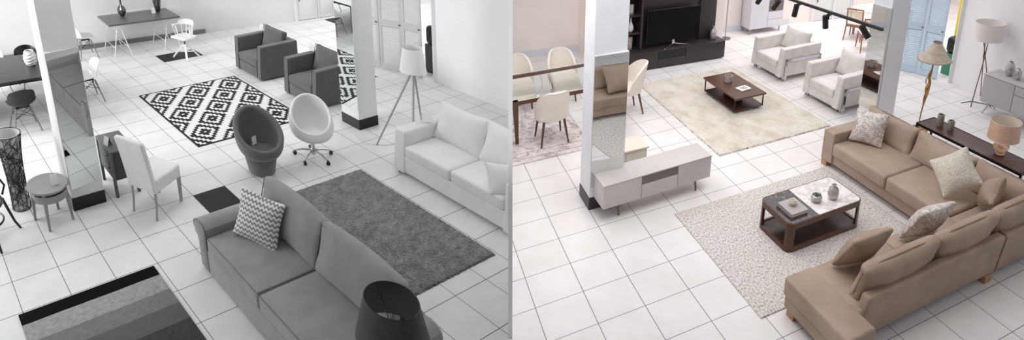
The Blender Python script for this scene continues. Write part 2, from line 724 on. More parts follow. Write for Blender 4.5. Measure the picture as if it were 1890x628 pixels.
def _local(m, hall):
    """plan coordinates of a thing's own mesh, whose baked axes follow the hall's U and V"""
    a, b = hall.u, hall.v
    det = a.x * b.y - a.y * b.x
    co = m.n('ShaderNodeSeparateXYZ')
    m.l(m.tc.outputs['Object'], co.inputs[0])
    X, Y = co.outputs[0], co.outputs[1]
    u = m.math('MULTIPLY_ADD', X, b.y / det, m.math('MULTIPLY', Y, -b.x / det))
    v = m.math('MULTIPLY_ADD', X, -a.y / det, m.math('MULTIPLY', Y, a.x / det))
    return u, v


def rug_diamond():
    m = NT('diamond_rug_wool')
    u, v = _local(m, LH)
    st = 0.333 / 7
    # woven steps: the plan coordinates snapped to the weave
    x = m.math('MULTIPLY', m.math('SNAP', m.math('ADD', u, 0.014), st), 1 / 0.333)
    y = m.math('MULTIPLY', m.math('SNAP', m.math('ADD', v, 0.0), st * 1.07 / 2), 1 / 0.355)
    p = m.math('MULTIPLY', m.math('ADD', x, y), 0.5)
    q = m.math('MULTIPLY', m.math('SUBTRACT', x, y), 0.5)
    fp = m.math('ABSOLUTE', m.math('SUBTRACT', m.math('FRACT', m.math('ADD', p, 0.5)), 0.5))
    fq = m.math('ABSOLUTE', m.math('SUBTRACT', m.math('FRACT', m.math('ADD', q, 0.5)), 0.5))
    # the light bands along one diagonal are wider
    d = m.math('MAXIMUM', m.math('MULTIPLY', fp, 2.0), m.math('MULTIPLY', fq, 2.28))
    r1 = m.math('MULTIPLY', m.math('LESS_THAN', d, 0.38), m.math('GREATER_THAN', d, 0.07))
    r3 = m.math('MULTIPLY', m.math('GREATER_THAN', d, 0.62), m.math('LESS_THAN', d, 0.88))
    k = m.math('MAXIMUM', r1, r3)
    ex = m.math('GREATER_THAN', m.math('ABSOLUTE', u), 0.945)
    ey = m.math('GREATER_THAN', m.math('ABSOLUTE', v), 1.035)
    k = m.math('MAXIMUM', k, m.math('MAXIMUM', ex, ey))
    m.l(m.mix(k, rgb(218), rgb(16)), m.b.inputs['Base Color'])
    m.b.inputs['Roughness'].default_value = 0.9
    m.bump(m.noise(220, 2), 0.3)
    return m.mat


def rug_stripes():
    m = NT('striped_rug_wool')
    u, v = _local(m, LH)
    c = rgb(6)
    w = m.noise(5, 3)
    for lim, g in ((-0.15, 164), (-0.372, 128), (-0.572, 100), (-0.785, 64)):
        k = m.math('LESS_THAN', m.math('ADD', v, m.math('MULTIPLY', m.math('SUBTRACT', w, 0.5), 0.012)), lim)
        c = m.mix(k, c, rgb(g))
    f = m.noise(26, 5)
    k = m.math('MULTIPLY', m.math('LESS_THAN', v, -0.15), m.ramp(f, (0.3, (0, 0, 0, 1)), (0.75, (0.5, 0.5, 0.5, 1))))
    c = m.mix(k, c, rgb(92))
    m.l(c, m.b.inputs['Base Color'])
    m.b.inputs['Roughness'].default_value = 0.95
    m.b.inputs['Specular IOR Level'].default_value = 0.1
    m.bump(m.noise(160, 3), 0.5)
    return m.mat


def rug_flat():
    m = NT('flatweave_rug_wool')
    u, v = _local(m, RH)
    cv = m.n('ShaderNodeCombineXYZ')
    m.l(m.math('MULTIPLY', u, 26.0), cv.inputs[0])
    m.l(m.math('MULTIPLY', v, 13.0), cv.inputs[1])
    f = m.noise(2.6, 4, cv.outputs[0], 0.7)
    ck = m.math('FRACT', m.math('MULTIPLY', u, 26.0))
    ck2 = m.math('FRACT', m.math('MULTIPLY', v, 26.0))
    knots = m.math('MULTIPLY', m.math('GREATER_THAN', ck, 0.35), m.math('GREATER_THAN', ck2, 0.3))
    h = m.math('MULTIPLY', knots, f)
    big = m.noise(1.3, 3)
    c = m.ramp(f, (0.34, rgb((140, 128, 120))), (0.46, rgb((202, 195, 190))), (0.58, rgb((234, 230, 226))))
    c = m.mix(m.math('MULTIPLY', m.ramp(big, (0.45, (0, 0, 0, 1)), (0.75, (1, 1, 1, 1))), 0.25), c, rgb((196, 184, 172)))
    m.l(c, m.b.inputs['Base Color'])
    m.b.inputs['Roughness'].default_value = 0.95
    m.bump(h, 0.7, 0.02)
    return m.mat


def rug_orient():
    m = NT('oriental_rug_wool')
    f = m.noise(7, 6, None, 0.7, 1.2)
    c = m.ramp(f, (0.40, rgb((176, 160, 160))), (0.5, rgb((214, 204, 202))), (0.60, rgb((228, 220, 218))))
    u, v = _local(m, RH)
    e = m.math('MULTIPLY', m.math('GREATER_THAN', v, -0.95), m.math('LESS_THAN', v, -0.93))
    e2 = m.math('MULTIPLY', m.math('GREATER_THAN', v, -0.78), m.math('LESS_THAN', v, -0.765))
    c = m.mix(m.math('MULTIPLY', m.math('MAXIMUM', e, e2), 0.7), c, rgb((150, 136, 138)))
    m.l(c, m.b.inputs['Base Color'])
    m.b.inputs['Roughness'].default_value = 0.95
    return m.mat


def chevron():
    m = NT('chevron_cotton')
    # zigzag rows printed on the cloth, in the cushion's own UV
    uv = m.n('ShaderNodeSeparateXYZ')
    m.l(m.tc.outputs['UV'], uv.inputs[0])
    z = m.math('ABSOLUTE', m.math('SUBTRACT', m.math('FRACT', m.math('MULTIPLY', uv.outputs[0], 11.0)), 0.5))
    t = m.math('FRACT', m.math('ADD', m.math('MULTIPLY', uv.outputs[1], 9.5), m.math('MULTIPLY', z, 0.95)))
    k = m.math('LESS_THAN', t, 0.46)
    m.l(m.mix(k, rgb(232), rgb(138)), m.b.inputs['Base Color'])
    m.b.inputs['Roughness'].default_value = 0.85
    m.bump(m.noise(120, 2), 0.2)
    return m.mat


def shag(name, c1, c2, c3, s1, s2):
    m = NT(name)
    f = m.noise(s1, 5, None, 0.65)
    g = m.noise(s2, 2, None, 0.6)
    c = m.ramp(f, (0.32, rgb(c1)), (0.5, rgb(c2)), (0.68, rgb(c3)))
    c = m.mix(m.ramp(g, (0.3, (0.30, 0.30, 0.30, 1)), (0.62, (0, 0, 0, 1))), c, rgb(c1))
    m.l(c, m.b.inputs['Base Color'])
    m.b.inputs['Roughness'].default_value = 1.0
    m.b.inputs['Specular IOR Level'].default_value = 0.05
    m.b.inputs['Sheen Weight'].default_value = 0.3
    m.bump(g, 0.8, 0.02)
    return m.mat


def marble(name, base, vein, w, soft):
    m = NT(name)
    n1 = m.noise(2.2, 6, None, 0.6, 1.0)
    wv = m.math('ABSOLUTE', m.math('MULTIPLY', m.math('SUBTRACT', n1, 0.5), 2.2))
    n2 = m.noise(3.4, 5, None, 0.6, 2.2)
    wv2 = m.math('ABSOLUTE', m.math('MULTIPLY', m.math('SUBTRACT', n2, 0.53), 2.2))
    k = m.math('MAXIMUM', m.ramp(wv, (0.0, (1, 1, 1, 1)), (w, (0, 0, 0, 1))), m.math('MULTIPLY', m.ramp(wv2, (0.0, (1, 1, 1, 1)), (w * 0.7, (0, 0, 0, 1))), 0.7))
    m.l(m.mix(m.math('MULTIPLY', k, soft), rgb(base), rgb(vein)), m.b.inputs['Base Color'])
    m.b.inputs['Roughness'].default_value = 0.14
    return m.mat


def brocade():
    m = NT('silver_brocade')
    f = m.noise(16, 4, None, 0.6, 1.5)
    m.l(m.ramp(f, (0.42, rgb((176, 164, 158))), (0.58, rgb((224, 216, 210)))), m.b.inputs['Base Color'])
    m.b.inputs['Roughness'].default_value = 0.5
    m.bump(f, 0.3)
    return m.mat


M['diamond'] = rug_diamond()
M['stripes'] = rug_stripes()
M['flat'] = rug_flat()
M['orient'] = rug_orient()
M['chevron'] = chevron()
M['shag_grey'] = shag('shag_grey_pile', 114, 142, 162, 9, 90)
M['shag_cream'] = shag('shag_cream_pile', (204, 192, 176), (228, 219, 208), (240, 234, 228), 2.6, 60)
M['marble_w'] = marble('white_marble', (232, 226, 224), (150, 136, 132), 0.10, 0.45)
M['marble_b'] = marble('black_marble', (60, 50, 50), (205, 198, 194), 0.012, 0.7)
M['brocade'] = brocade()
M['floor_l'] = floor_mat('floor_tiles_left', LH, 214, 226, 62, [(4, 0), (8, -11), (9, -11), (14, -5), (19, -12), (20, -12)])
M['floor_r'] = floor_mat('floor_tiles_right', RH, (226, 221, 220), (236, 233, 232), (104, 98, 118), [(14, -5)])

# ------------------------------------------------------------------ the setting
def poly_floor(name, pts, m):
    me = bpy.data.meshes.new(name)
    V = [Vector((x, y, 0)) for x, y in pts] + [Vector((x, y, -0.12)) for x, y in pts]
    n = len(pts)
    me.from_pydata(V, [], [tuple(range(n)), tuple(reversed(range(n, 2 * n)))] + [(i, i + n, (i + 1) % n + n, (i + 1) % n) for i in range(n)])
    me.materials.append(m)
    o = bpy.data.objects.new(name, me)
    COL.objects.link(o)
    o['kind'] = 'structure'
    return o


poly_floor('floor_left', [(-PW, -6), (-PW, 22), (-22, 22), (-22, -6)], M['floor_l'])
poly_floor('floor_right', [(PW, -6), (26, -6), (26, 22), (PW, 22)], M['floor_r'])


def world_box(name, x0, x1, y0, y1, z0, z1, m):
    g = bx(x0, x1, y0, y1, z0, z1)
    me = bpy.data.meshes.new(name)
    me.from_pydata([Vector(p) for p in g.v], [], g.f)
    me.materials.append(m)
    o = bpy.data.objects.new(name, me)
    COL.objects.link(o)
    o['kind'] = 'structure'
    return o


# unseen gallery slab and wall, added to keep sky light off the near floor
world_box('ceiling_gallery_shade', -12, 14, -6, 0.5, 2.9, 3.1, mat('gallery_paint', 150, 0.8))
world_box('wall_gallery_shade', -12, 14, -6.1, -5.9, 0, 2.9, mat('gallery_wall_paint', 150, 0.8))

# thin partition added between the halls as the image's white border, its front edge towards the gallery
world_box('wall_border_divider', -PW, PW, 4.32, 22, 0, 5.2, mat('border_divider_paint', 248, 0.7))


def wall(hall, name, pts, h, m, th=0.14, z0=0.0, hole=None):
    """wall along a line of plan points, its thickness on the left of the line"""
    g = G()
    for (a, b) in zip(pts[:-1], pts[1:]):
        d = Vector((b[0] - a[0], b[1] - a[1], 0)).normalized()
        n = Vector((-d.y, d.x, 0)) * th
        v = [(a[0], a[1], z0), (b[0], b[1], z0), (b[0] + n.x, b[1] + n.y, z0), (a[0] + n.x, a[1] + n.y, z0)]
        v += [(p[0], p[1], h) for p in v]
        g = g + G(v, [(3, 2, 1, 0), (4, 5, 6, 7), (0, 1, 5, 4), (1, 2, 6, 5), (2, 3, 7, 6), (3, 0, 4, 7)])
    return struct(hall, name, g, m)


BACK_L = [(-9.0, 7.02), (2.84, 6.10), (5.33, 5.90)]
BACK_L2 = [(5.33, 5.90), (7.11, 5.72), (13.5, 5.22)]
wall(LH, 'wall_back_left', BACK_L + BACK_L2[1:], 3.2, M['wall_grey'])
g = G()
for a, b in zip(BACK_L[:-1], BACK_L[1:]):
    g = g + beam((a[0], a[1] - 0.03, 0.045), (b[0], b[1] - 0.03, 0.045), 0.05, 0.09)
struct(LH, 'baseboard_back_left', g, M['base_grey'])
wall(LH, 'wall_side_left', [(7.50, 1.10), (7.40, -3.2)], 3.2, M['wall_white'], th=-0.14 * -1)
wall(LH, 'wall_end_left', [(12.8, 5.4), (12.2, 0.4)], 3.2, M['wall_grey'])
struct(LH, 'trim_1', beam((7.50, 1.10, 0), (7.50, 1.10, 3.1), 0.07, 0.07), M['white_paint'])
BACK_R = [(-2.0, 6.45), (2.02, 6.12), (2.06, 5.16), (4.93, 5.02), (4.98, 5.86), (7.2, 5.66), (13.5, 5.12)]
wall(RH, 'wall_back_right', BACK_R, 3.2, M['wall_cream'])
g = G()
for a, b in zip(BACK_R[:-2], BACK_R[1:-1]):
    if abs(a[0] - b[0]) > 0.5:
        g = g + beam((a[0], a[1] - 0.015, 0.07), (b[0], b[1] - 0.015, 0.07), 0.02, 0.14)
struct(RH, 'baseboard_back_right', g, M['base_white'])
wall(RH, 'wall_side_right', [(7.52, 1.10), (7.42, -4.5)], 3.2, M['wall_white'])
wall(RH, 'wall_end_right', [(12.8, 5.3), (12.2, 0.4)], 3.2, M['wall_cream'])
struct(RH, 'trim_2', beam((7.52, 1.10, 0), (7.52, 1.10, 3.1), 0.07, 0.07), M['white_paint'])


def back_door(hall, n, u0, u1, v0, v1, handle_side):
    """white panel door in the far wall"""
    L = math.hypot(u1 - u0, v1 - v0)
    yaw = math.degrees(math.atan2(v1 - v0, u1 - u0))
    t = Thing(hall, 'door_%d' % n, (u0 + u1) / 2, (v0 + v1) / 2, None, None, yaw=yaw, kind='structure')
    w = L / 2
    t.part('door_leaf', bx(-w + .05, w - .05, -.03, 0.0, 0.01, 1.85, 0.004), M['white_paint'])
    fr = bx(-w - .02, -w + .045, -.045, .01, 0, 1.92) + bx(w - .045, w + .02, -.045, .01, 0, 1.92) + bx(-w - .02, w + .02, -.045, .01, 1.86, 1.92)
    t.part('door_frame', fr, M['white_pl'])
    pn = join([bx(-w * .62, w * .62, -.037, -.028, a, b, 0.003) for a, b in ((.12, .62), (.72, 1.2), (1.3, 1.75))])
    t.part('door_panel', pn, M['white_paint'])
    hx = handle_side * (w - .12)
    t.part('door_handle', bx(hx - .012, hx + .012, -.06, -.03, .50, .64) + beam((hx, -.05, .6), (hx - handle_side * .1, -.05, .6), .012, .012), M['steel'])


def at_back(pts, u):
    for a, b in zip(pts[:-1], pts[1:]):
        if a[0] <= u <= b[0]:
            k = (u - a[0]) / (b[0] - a[0])
            return a[1] + k * (b[1] - a[1])


for n, (a, b, hs) in enumerate(((7.85, 8.5, -1), (8.5, 9.05, 1))):
    back_door(LH, n + 1, a, b, at_back(BACK_L2, a) - .01, at_back(BACK_L2, b) - .01, hs)
    back_door(RH, n + 3, a, b, at_back(BACK_R, a) - .01, at_back(BACK_R, b) - .01, hs)


def pillar(hall, name, u0, u1, v0, v1, paint, plinth, label):
    t = Thing(hall, name, u0, v0, label, 'pillar', kind='structure')
    w, d = u1 - u0, v1 - v0
    t.part('shaft', bx(0, w, 0, d, 0.155, 3.3, 0.003), paint)
    t.part('plinth', bx(-.006, w + .006, -.006, d + .006, 0, 0.155), plinth)
    return t


def pillar_mirror(hall, u0, v0, u1, v1, yaw, label, z0=0.29, z1=1.9, back=0.05, side=1):
    """mirror panel on a flat backing turned by yaw, from plan point 0 to plan point 1"""
    um, vm = (u0 + u1) / 2, (v0 + v1) / 2
    L = math.hypot(u1 - u0, v1 - v0)
    t = Thing(hall, 'wall_mirror', um, vm, label, 'mirror', z=z0, yaw=yaw)
    h = z1 - z0
    t.part('backing', bx(-L / 2, L / 2, 0.004, back, 0, h), M['white_paint'])
    t.part('mirror_glass', bx(-L / 2 + .006, L / 2 - .006, -0.002, 0.004, 0.006, h - 0.006), M['mirror'])
    return t


for hall, P1, P2, pa, pl in ((LH, (.44, .83, .40, .78), (4.85, 5.23, .31, .68), M['pillar'], M['plinth']),
                             (RH, (.45, .84, .36, .72), (4.89, 5.27, .33, .69), M['pillar_r'], M['plinth_r'])):
    w1 = 'left hall' if hall is LH else 'right hall'
    pillar(hall, 'pillar', *P1, pa, pl, 'square white pillar with dark plinth at the left of the %s' % w1)
    pillar(hall, 'pillar', *P2, pa, pl, 'square white pillar with dark plinth at the right of the %s' % w1)

# ------------------------------------------------------------------ LEFT HALL


def lerp_tab(tab, t):
    for (a, *p), (b, *q) in zip(tab[:-1], tab[1:]):
        if t <= b:
            k = (t - a) / (b - a)
            k = k * k * (3 - 2 * k) if False else k
            return [x + (y - x) * k for x, y in zip(p, q)]
    return list(tab[-1][1:])


def smooth_tab(tab, t):
    """catmull-rom through the table rows"""
    n = len(tab)
    for i in range(n - 1):
        if t <= tab[i + 1][0] or i == n - 2:
            a, b = tab[i], tab[i + 1]
            p, q = tab[max(i - 1, 0)], tab[min(i + 2, n - 1)]
            k = (t - a[0]) / (b[0] - a[0])
            out = []
            for c in range(1, len(a)):
                h1 = (b[c] - p[c]) / max(b[0] - p[0], 1e-6) * (b[0] - a[0])
                h2 = (q[c] - a[c]) / max(q[0] - a[0], 1e-6) * (b[0] - a[0])
                out.append((2 * k**3 - 3 * k**2 + 1) * a[c] + (k**3 - 2 * k**2 + k) * h1 + (-2 * k**3 + 3 * k**2) * b[c] + (k**3 - k**2) * h2)
            return out


def shell_chair(hall, u, v, yaw, shell_m, leg_m, label, cat='chair', group=None):
    """moulded shell chair on four dowel legs braced with wire"""
    t = Thing(hall, 'shell_chair', u, v, label, cat, yaw=yaw, group=group)
    # t: y, z, half width, side lift, side forward
    tab = [(0, -.215, .375, .17, .0, 0), (.08, -.20, .395, .195, .015, 0), (.25, -.08, .385, .205, .05, 0),
           (.45, .08, .385, .205, .075, .01), (.58, .165, .43, .205, .05, .06), (.72, .20, .53, .205, .0, .085),
           (.88, .225, .64, .19, -.01, .06), (.96, .235, .685, .155, -.02, .035), (1, .238, .70, .10, -.02, .01)]

    def f(s, q):
        y, z, w, lift, fwd = smooth_tab(tab, q)
        x = 2 * s - 1
        return (x * w, y - fwd * x * x, z + lift * x * x)
    t.part('seat_shell', sheet(f, 14, 22, 0.008), shell_m)
    for sx in (-1, 1):
        for sy in (-1, 1):
            t.part('leg', tube([(sx * .11, sy * .10 + .0, .375), (sx * .20, sy * .19, 0.0)], [.013, .009], 8), leg_m)
    w = G()
    r = .004
    P = {(sx, sy): Vector((sx * .145, sy * .135, .23)) for sx in (-1, 1) for sy in (-1, 1)}
    Q = {(sx, sy): Vector((sx * .09, sy * .085, .375)) for sx in (-1, 1) for sy in (-1, 1)}
    for a, b in (((-1, -1), (1, -1)), ((1, -1), (1, 1)), ((1, 1), (-1, 1)), ((-1, 1), (-1, -1))):
        w = w + tube([P[a], Q[b]], r, 5) + tube([P[b], Q[a]], r, 5)
    w = w + tube([P[(-1, -1)], P[(1, 1)]], r, 5) + tube([P[(1, -1)], P[(-1, 1)]], r, 5)
    t.part('wire_brace', w, M['black'])
    t.part('seat_mount', bx(-.1, .1, -.09, .09, .368, .378), M['black'])
    return t


def tent_card(hall, u, v, z, yaw, label, w=.075, h=.095, lean=16, dark=False, flip=0):
    """small folded price card standing on a surface"""
    t = Thing(hall, 'price_card', u, v, label, 'price card', z=z, yaw=yaw)
    g = bx(-w / 2, w / 2, -.0015, .0015, 0, h).rot('X', -lean).mv(0, -math.sin(R(lean)) * h, .001)
    g2 = bx(-w / 2, w / 2, -.0015, .0015, 0, h).rot('X', lean).mv(0, math.sin(R(lean)) * h, .001)
    t.part('front_leaf', g.mv(0, 0, 0), M['card'])
    t.part('back_leaf', g2, M['card_dark'] if dark else M['card'])
    return t


# dining table with a dark stained top
t = Thing(LH, 'dining_table', -.1, 3.74, 'dark stained plank dining table running behind the left pillar', 'table', yaw=-3)
t.part('tabletop', bx(-1.45, 1.5, -.62, .62, .635, .67, .006), M['grey_wood'])
t.part('apron', bx(-1.3, 1.35, -.5, .5, .57, .635), M['black'])
for sx in (-1.2, 1.40):
    for sy in (-.5, .5):
        t.part('leg', sqbar((sx, sy, 0), (sx, sy, .60), .06, .06), M['leg_grey'])
g = 'shell chairs around the dark dining table'
shell_chair(LH, .46, 2.84, 180, M['black_gloss'], M['leg_grey'], 'black shell chair on the near side of the dark dining table', group=g)
shell_chair(LH, .98, 4.52, 0, M['black_gloss'], M['leg_grey'], 'black shell chair behind the dark table, past the ribbed vase', group=g)
shell_chair(LH, .40, 4.62, 0, M['white_pl'], M['leg_wood_l'], 'white shell chair behind the dark table, at the far left edge', group=g)
shell_chair(LH, 1.09, 2.80, 180, M['white_pl'], M['leg_wood_l'], 'white shell chair mostly hidden by the left pillar, by the black chair', group=g)
shell_chair(LH, 1.68, 3.42, -90, M['white_pl'], M['leg_grey'], 'white shell chair showing its back right of the left pillar', group=g)


def ribbed(z, a):
    return 0
def _vase():
    V = []
    def f(s, q):
        prof = smooth_tab([(0, .055, 0), (.12, .078, .02), (.5, .10, .12), (.85, .075, .215), (1, .062, .235)], q)
        a = 2 * PI * s
        r, z = prof
        w = .007 * sin(q * 34 + 1.2 * sin(2 * a) + .6 * sin(3 * a + 2))
        return ((r + w) * cos(a), (r + w) * sin(a) , z)
    return sheet(f, 36, 40, 0.008, closed_u=True) + cyl(.052, .052, 0, .01, 20)
single(LH, 'ribbed_vase', _vase(), M['white_pl'], .87, 3.70, 'white ribbed oval vase standing on the dark dining table', 'vase', z=.677)
tent_card(LH, 1.04, 3.80, .672, 30, 'white folded card beside the ribbed vase on the dark table', w=.06, h=.10)

# wicker floor lamp
t = Thing(LH, 'wicker_lamp', -.07, .79, 'tall flared floor lamp wrapped in tangled black wicker', 'floor lamp')
def wr(z):
    return smooth_tab([(0, .105), (.25, .098), (.5, .103), (.75, .12), (1, .152)], z / .92)[0]
t.part('lamp_shade', lathe([(wr(z) - .012, z) for z in [.02 + .9 * k / 14 for k in range(15)]] + [(wr(.92) - .018, .92), (wr(.5) - .02, .5)], 28, caps=False), M['lamp_paper'])
g = G()
rnd = random.Random(3)
for k in range(150):
    a, z = rnd.random() * 2 * PI, rnd.uniform(.0, .90)
    da, dz = rnd.choice((-1, 1)) * rnd.uniform(.12, .5), rnd.choice((-1, 1)) * rnd.uniform(.01, .085)
    pts = []
    for i in range(9):
        zz = min(.92, max(.005, z))
        r = wr(zz) + rnd.uniform(-.002, .007)
        pts.append((r * cos(a), r * sin(a), zz))
        a += da
        z += dz + rnd.uniform(-.02, .02)
    g = g + tube(pts, .0028, 4, caps=False)
for zz in (.006, .35, .60, .92):
    g = g + tube([((wr(zz) + .003) * cos(2 * PI * i / 28), (wr(zz) + .003) * sin(2 * PI * i / 28), zz) for i in range(28)], .005, 6, closed=True)
for i in range(12):
    a = 2 * PI * i / 12
    g = g + tube([((wr(z) + .002) * cos(a), (wr(z) + .002) * sin(a), z) for z in (0, .2, .4, .6, .8, .92)], .0035, 5)
t.part('wicker_wrap', g, M['wicker'])
t.part('cord', tube([(.09, .02, .006), (.2, -.03, .006), (.3, .02, .006), (.36, .12, .006), (.30, .2, .006)], .005, 6), M['black'])

# bentwood armchair, partly beyond the left edge
t = Thing(LH, 'bentwood_armchair', -.50, .36, 'black bentwood armchair with a looping arm, cut by the left edge', 'chair', yaw=52)
t.part('seat', lathe([(.0, .385), (.17, .385), (.20, .39), (.205, .40), (.20, .415), (.17, .418), (.14, .405), (0, .402)], 28), M['bentwood'])
t.part('seat_pad', lathe([(0, .405), (.145, .407), (.15, .412), (.13, .42), (0, .422)], 24), M['black'])
for sx, sy in ((-1, -1), (1, -1), (-1, 1), (1, 1)):
    t.part('leg', tube([(sx * .14, sy * .14, .40), (sx * .165, sy * .165, .26), (sx * .19, sy * .2, .1), (sx * .22, sy * .235, 0)], [.017, .016, .014, .013], 8), M['bentwood'])
t.part('stretcher', tube([(.17 * cos(2 * PI * i / 24), .17 * sin(2 * PI * i / 24), .2) for i in range(24)], .011, 8, closed=True), M['bentwood'])
hoop = [(-.19, -.12, .41), (-.235, -.14, .50), (-.25, -.06, .60), (-.25, .08, .62), (-.17, .2, .64), (0, .25, .65), (.17, .2, .64), (.25, .08, .62), (.25, -.06, .60), (.235, -.14, .50), (.19, -.12, .41)]
t.part('arm_hoop', tube(hoop, .013, 8), M['bentwood'])
t.part('back_loop', tube([(-.14, .16, .41), (-.17, .23, .62), (-.12, .27, .78), (0, .28, .82), (.12, .27, .78), (.17, .23, .62), (.14, .16, .41)], .013, 8), M['bentwood'])

# round side table
t = Thing(LH, 'round_side_table', .19, .35, 'small round grey side table with a curved drawer', 'side table')
t.part('tabletop', lathe([(0, .425), (.215, .425), (.228, .43), (.23, .44), (.225, .452), (0, .455)], 40), M['round_grey'])
def _drw(s, q):
    a = R(-150 + 120 * s)
    return (.205 * cos(a), .205 * sin(a), .315 + .08 * q)
t.part('drawer', sheet(_drw, 20, 3, .012), M['round_grey'])
t.part('drawer_gap_shade', lathe([(.19, .398), (.2, .398), (.2, .424), (.19, .424)], 30, caps=False), M['black'])  # black ring standing for the shade between drawer and top
t.part('apron', lathe([(.0, .32), (.185, .32), (.19, .33), (.19, .425)], 30), M['round_grey'])
for a in (-118, -28, 62, 152):
    x, y = cos(R(a)), sin(R(a))
    t.part('leg', sqbar((x * .215, y * .215, 0), (x * .185, y * .185, .425), .024, .024, .045, .045), M['round_grey'])
tent_card(LH, .26, .27, .457, 8, 'white card standing on the round grey side table', w=.085, h=.12, lean=8)

# bedside cabinet
t = Thing(LH, 'bedside_cabinet', 1.13, .65, 'narrow dark wooden cabinet on legs behind the slipcovered chair', 'cabinet', yaw=FU)
t.part('cabinet_top', bx(-.255, .255, -.16, .16, .572, .592, .003), M['cab_grey'])
t.part('body', bx(-.235, .235, -.14, .145, .215, .572), M['cab_dark'])
t.part('door', bx(-.205, .205, -.150, -.14, .23, .42, .002), M['cab_dark'])
t.part('drawer', bx(-.205, .205, -.150, -.14, .43, .56, .002), M['cab_dark'])
for z in (.5, .34):
    t.part('knob', lathe([(.004, 0), (.006, .012), (.011, .02), (.0, .026)], 12).rot('X', 90).mv(.13, -.15, z), M['steel'])
for sx in (-1, 1):
    for sy in (-1, 1):
        t.part('leg', sqbar((sx * .232, sy * .142, 0), (sx * .232, sy * .142, .572), .034, .034), M['cab_grey'])
tent_card(LH, 1.03, .60, .592, -75, 'white folded card on the dark bedside cabinet', w=.09, h=.11, lean=18, dark=True)

# slipcovered chair
t = Thing(LH, 'slipcovered_chair', 1.37, .03, 'high-backed chair in a white slipcover with pale grey legs', 'chair', yaw=116.8)
g = rb(.40, .07, .66, .03, (6, 1, 8)).mv(0, .24, .32)
g = g.fn(lambda x, y, z: (x * (1 + .04 * (z - .32)), y + .11 * (max(0, z - .32) / .66) ** 1.3, z + .006 * noise.noise(Vector((x * 9, y * 9, z * 9))) - .012 * (abs(x) / .2) ** 3 * (z > .9)))
t.part('back_cover', g, M['slip'])
g = rb(.40, .46, .16, .025, (8, 8, 1)).mv(0, -.0, .315)
g = g.fn(lambda x, y, z: (x, y, z + (.010 * noise.noise(Vector((x * 16, y * 5, 1))) + .012 * math.exp(-((x) ** 2 + y * y) / .03) if z > .4 else 0)))
t.part('seat_cover', g, M['slip'])
for sx in (-1, 1):
    t.part('leg', sqbar((sx * .17, -.20, 0), (sx * .175, -.205, .33), .026, .026, .038, .038), M['leg_wood_l'])
    t.part('leg', tube([(sx * .17, .275, 0), (sx * .17, .245, .15), (sx * .17, .235, .34)], [.015, .018, .021], 4), M['leg_wood_l'])

# desk on trestles
t = Thing(LH, 'desk', 3.60, 5.56, 'long grey desk top on white trestles against the far wall', 'desk', yaw=-3)
t.part('desktop', bx(-.79, .79, -.41, .40, .665, .70, .003), M['desk'])
for k, cx in enumerate((-.56, .56)):
    for sy in (-1, 1):
        y = sy * .29
        for sx in (-1, 1):
            t.part('leg', tube([(cx + sx * .19, y + sy * .05, 0), (cx + sx * .02, y, .665)], .011, 8), M['white_paint'])
    t.part('trestle_beam', tube([(cx, -.33, .652), (cx, .33, .652)], .012, 8), M['white_paint'])
    for dx in (-.14, .14):
        t.part('trestle_bar', tube([(cx + dx, -.32, .18), (cx + dx, .32, .18)], .008, 6), M['white_paint'])
single(LH, 'bottle_vase', lathe([(0, 0), (.035, 0), (.055, .02), (.09, .09), (.095, .14), (.07, .20), (.028, .235), (.02, .27), (.02, .34), (.028, .36), (.022, .36), (.015, .30)], 28), M['pewter'], 3.30, 5.72, 'round pewter bottle vase with a narrow neck on the grey desk', 'vase', z=.70)
single(LH, 'tapered_vase', lathe([(0, 0), (.04, 0), (.055, .03), (.075, .12), (.09, .22), (.092, .30), (.06, .36), (.05, .37), (.04, .33)], 28), M['pewter'], 4.13, 5.70, 'dark pewter vase tapering to its foot on the grey desk', 'vase', z=.70)
tent_card(LH, 3.98, 5.62, .70, 0, 'small framed white card between the two pewter vases', w=.09, h=.12, lean=10, dark=True)
shell_chair(LH, 2.36, 5.62, 90, M['white_pl'], M['leg_grey'], 'white shell chair at the left end of the grey desk')

# swivel chair in white wood
t = Thing(LH, 'swivel_armchair', 4.13, 4.55, 'white wooden swivel armchair with a spindle back near the desk', 'chair', yaw=-70)
t.part('seat', rb(.40, .40, .035, .016, (4, 4, 1)).fn(lambda x, y, z: (x * (1 - .12 * (y > .1)), y, z)).mv(0, 0, .42), M['white_pl'])
br = arc(0, -.02, .215, -12, 192, 20, .655, .24)
t.part('arm_rail', tube(br, .017, 8) , M['white_pl'])
t.part('backrest', sheet(lambda s, q: (.225 * cos(R(25 + 130 * s)), -.01 + .245 * sin(R(25 + 130 * s)), .665 + .085 * q * (1 - .5 * abs(2 * s - 1) ** 3)), 16, 3, .018), M['white_pl'])
for a in (5, 40, 68, 90, 112, 140, 175):
    t.part('spindle', tube([(.18 * cos(R(a)), .17 * sin(R(a)) + (.0), .45), (.215 * cos(R(a)), -.02 + .24 * sin(R(a)), .655)], .010 if a not in (5, 175) else .015, 7), M['white_pl'])
t.part('screw_post', cyl(.016, .016, .27, .42, 14), M['black'])
t.part('hub', cyl(.05, .05, .24, .285, 16) + cyl(.03, .03, .12, .24, 14), M['white_pl'])
for a in (45, 135, 225, 315):
    x, y = cos(R(a)), sin(R(a))
    t.part('leg', beam((x * .04, y * .04, .275), (x * .27, y * .27, 0.015), .045, .026), M['white_pl'])
t.part('stretcher', join([beam((0, 0, .13), (cos(R(a)) * .15, sin(R(a)) * .15, .13), .025, .02) for a in (45, 135, 225, 315)]), M['white_pl'])

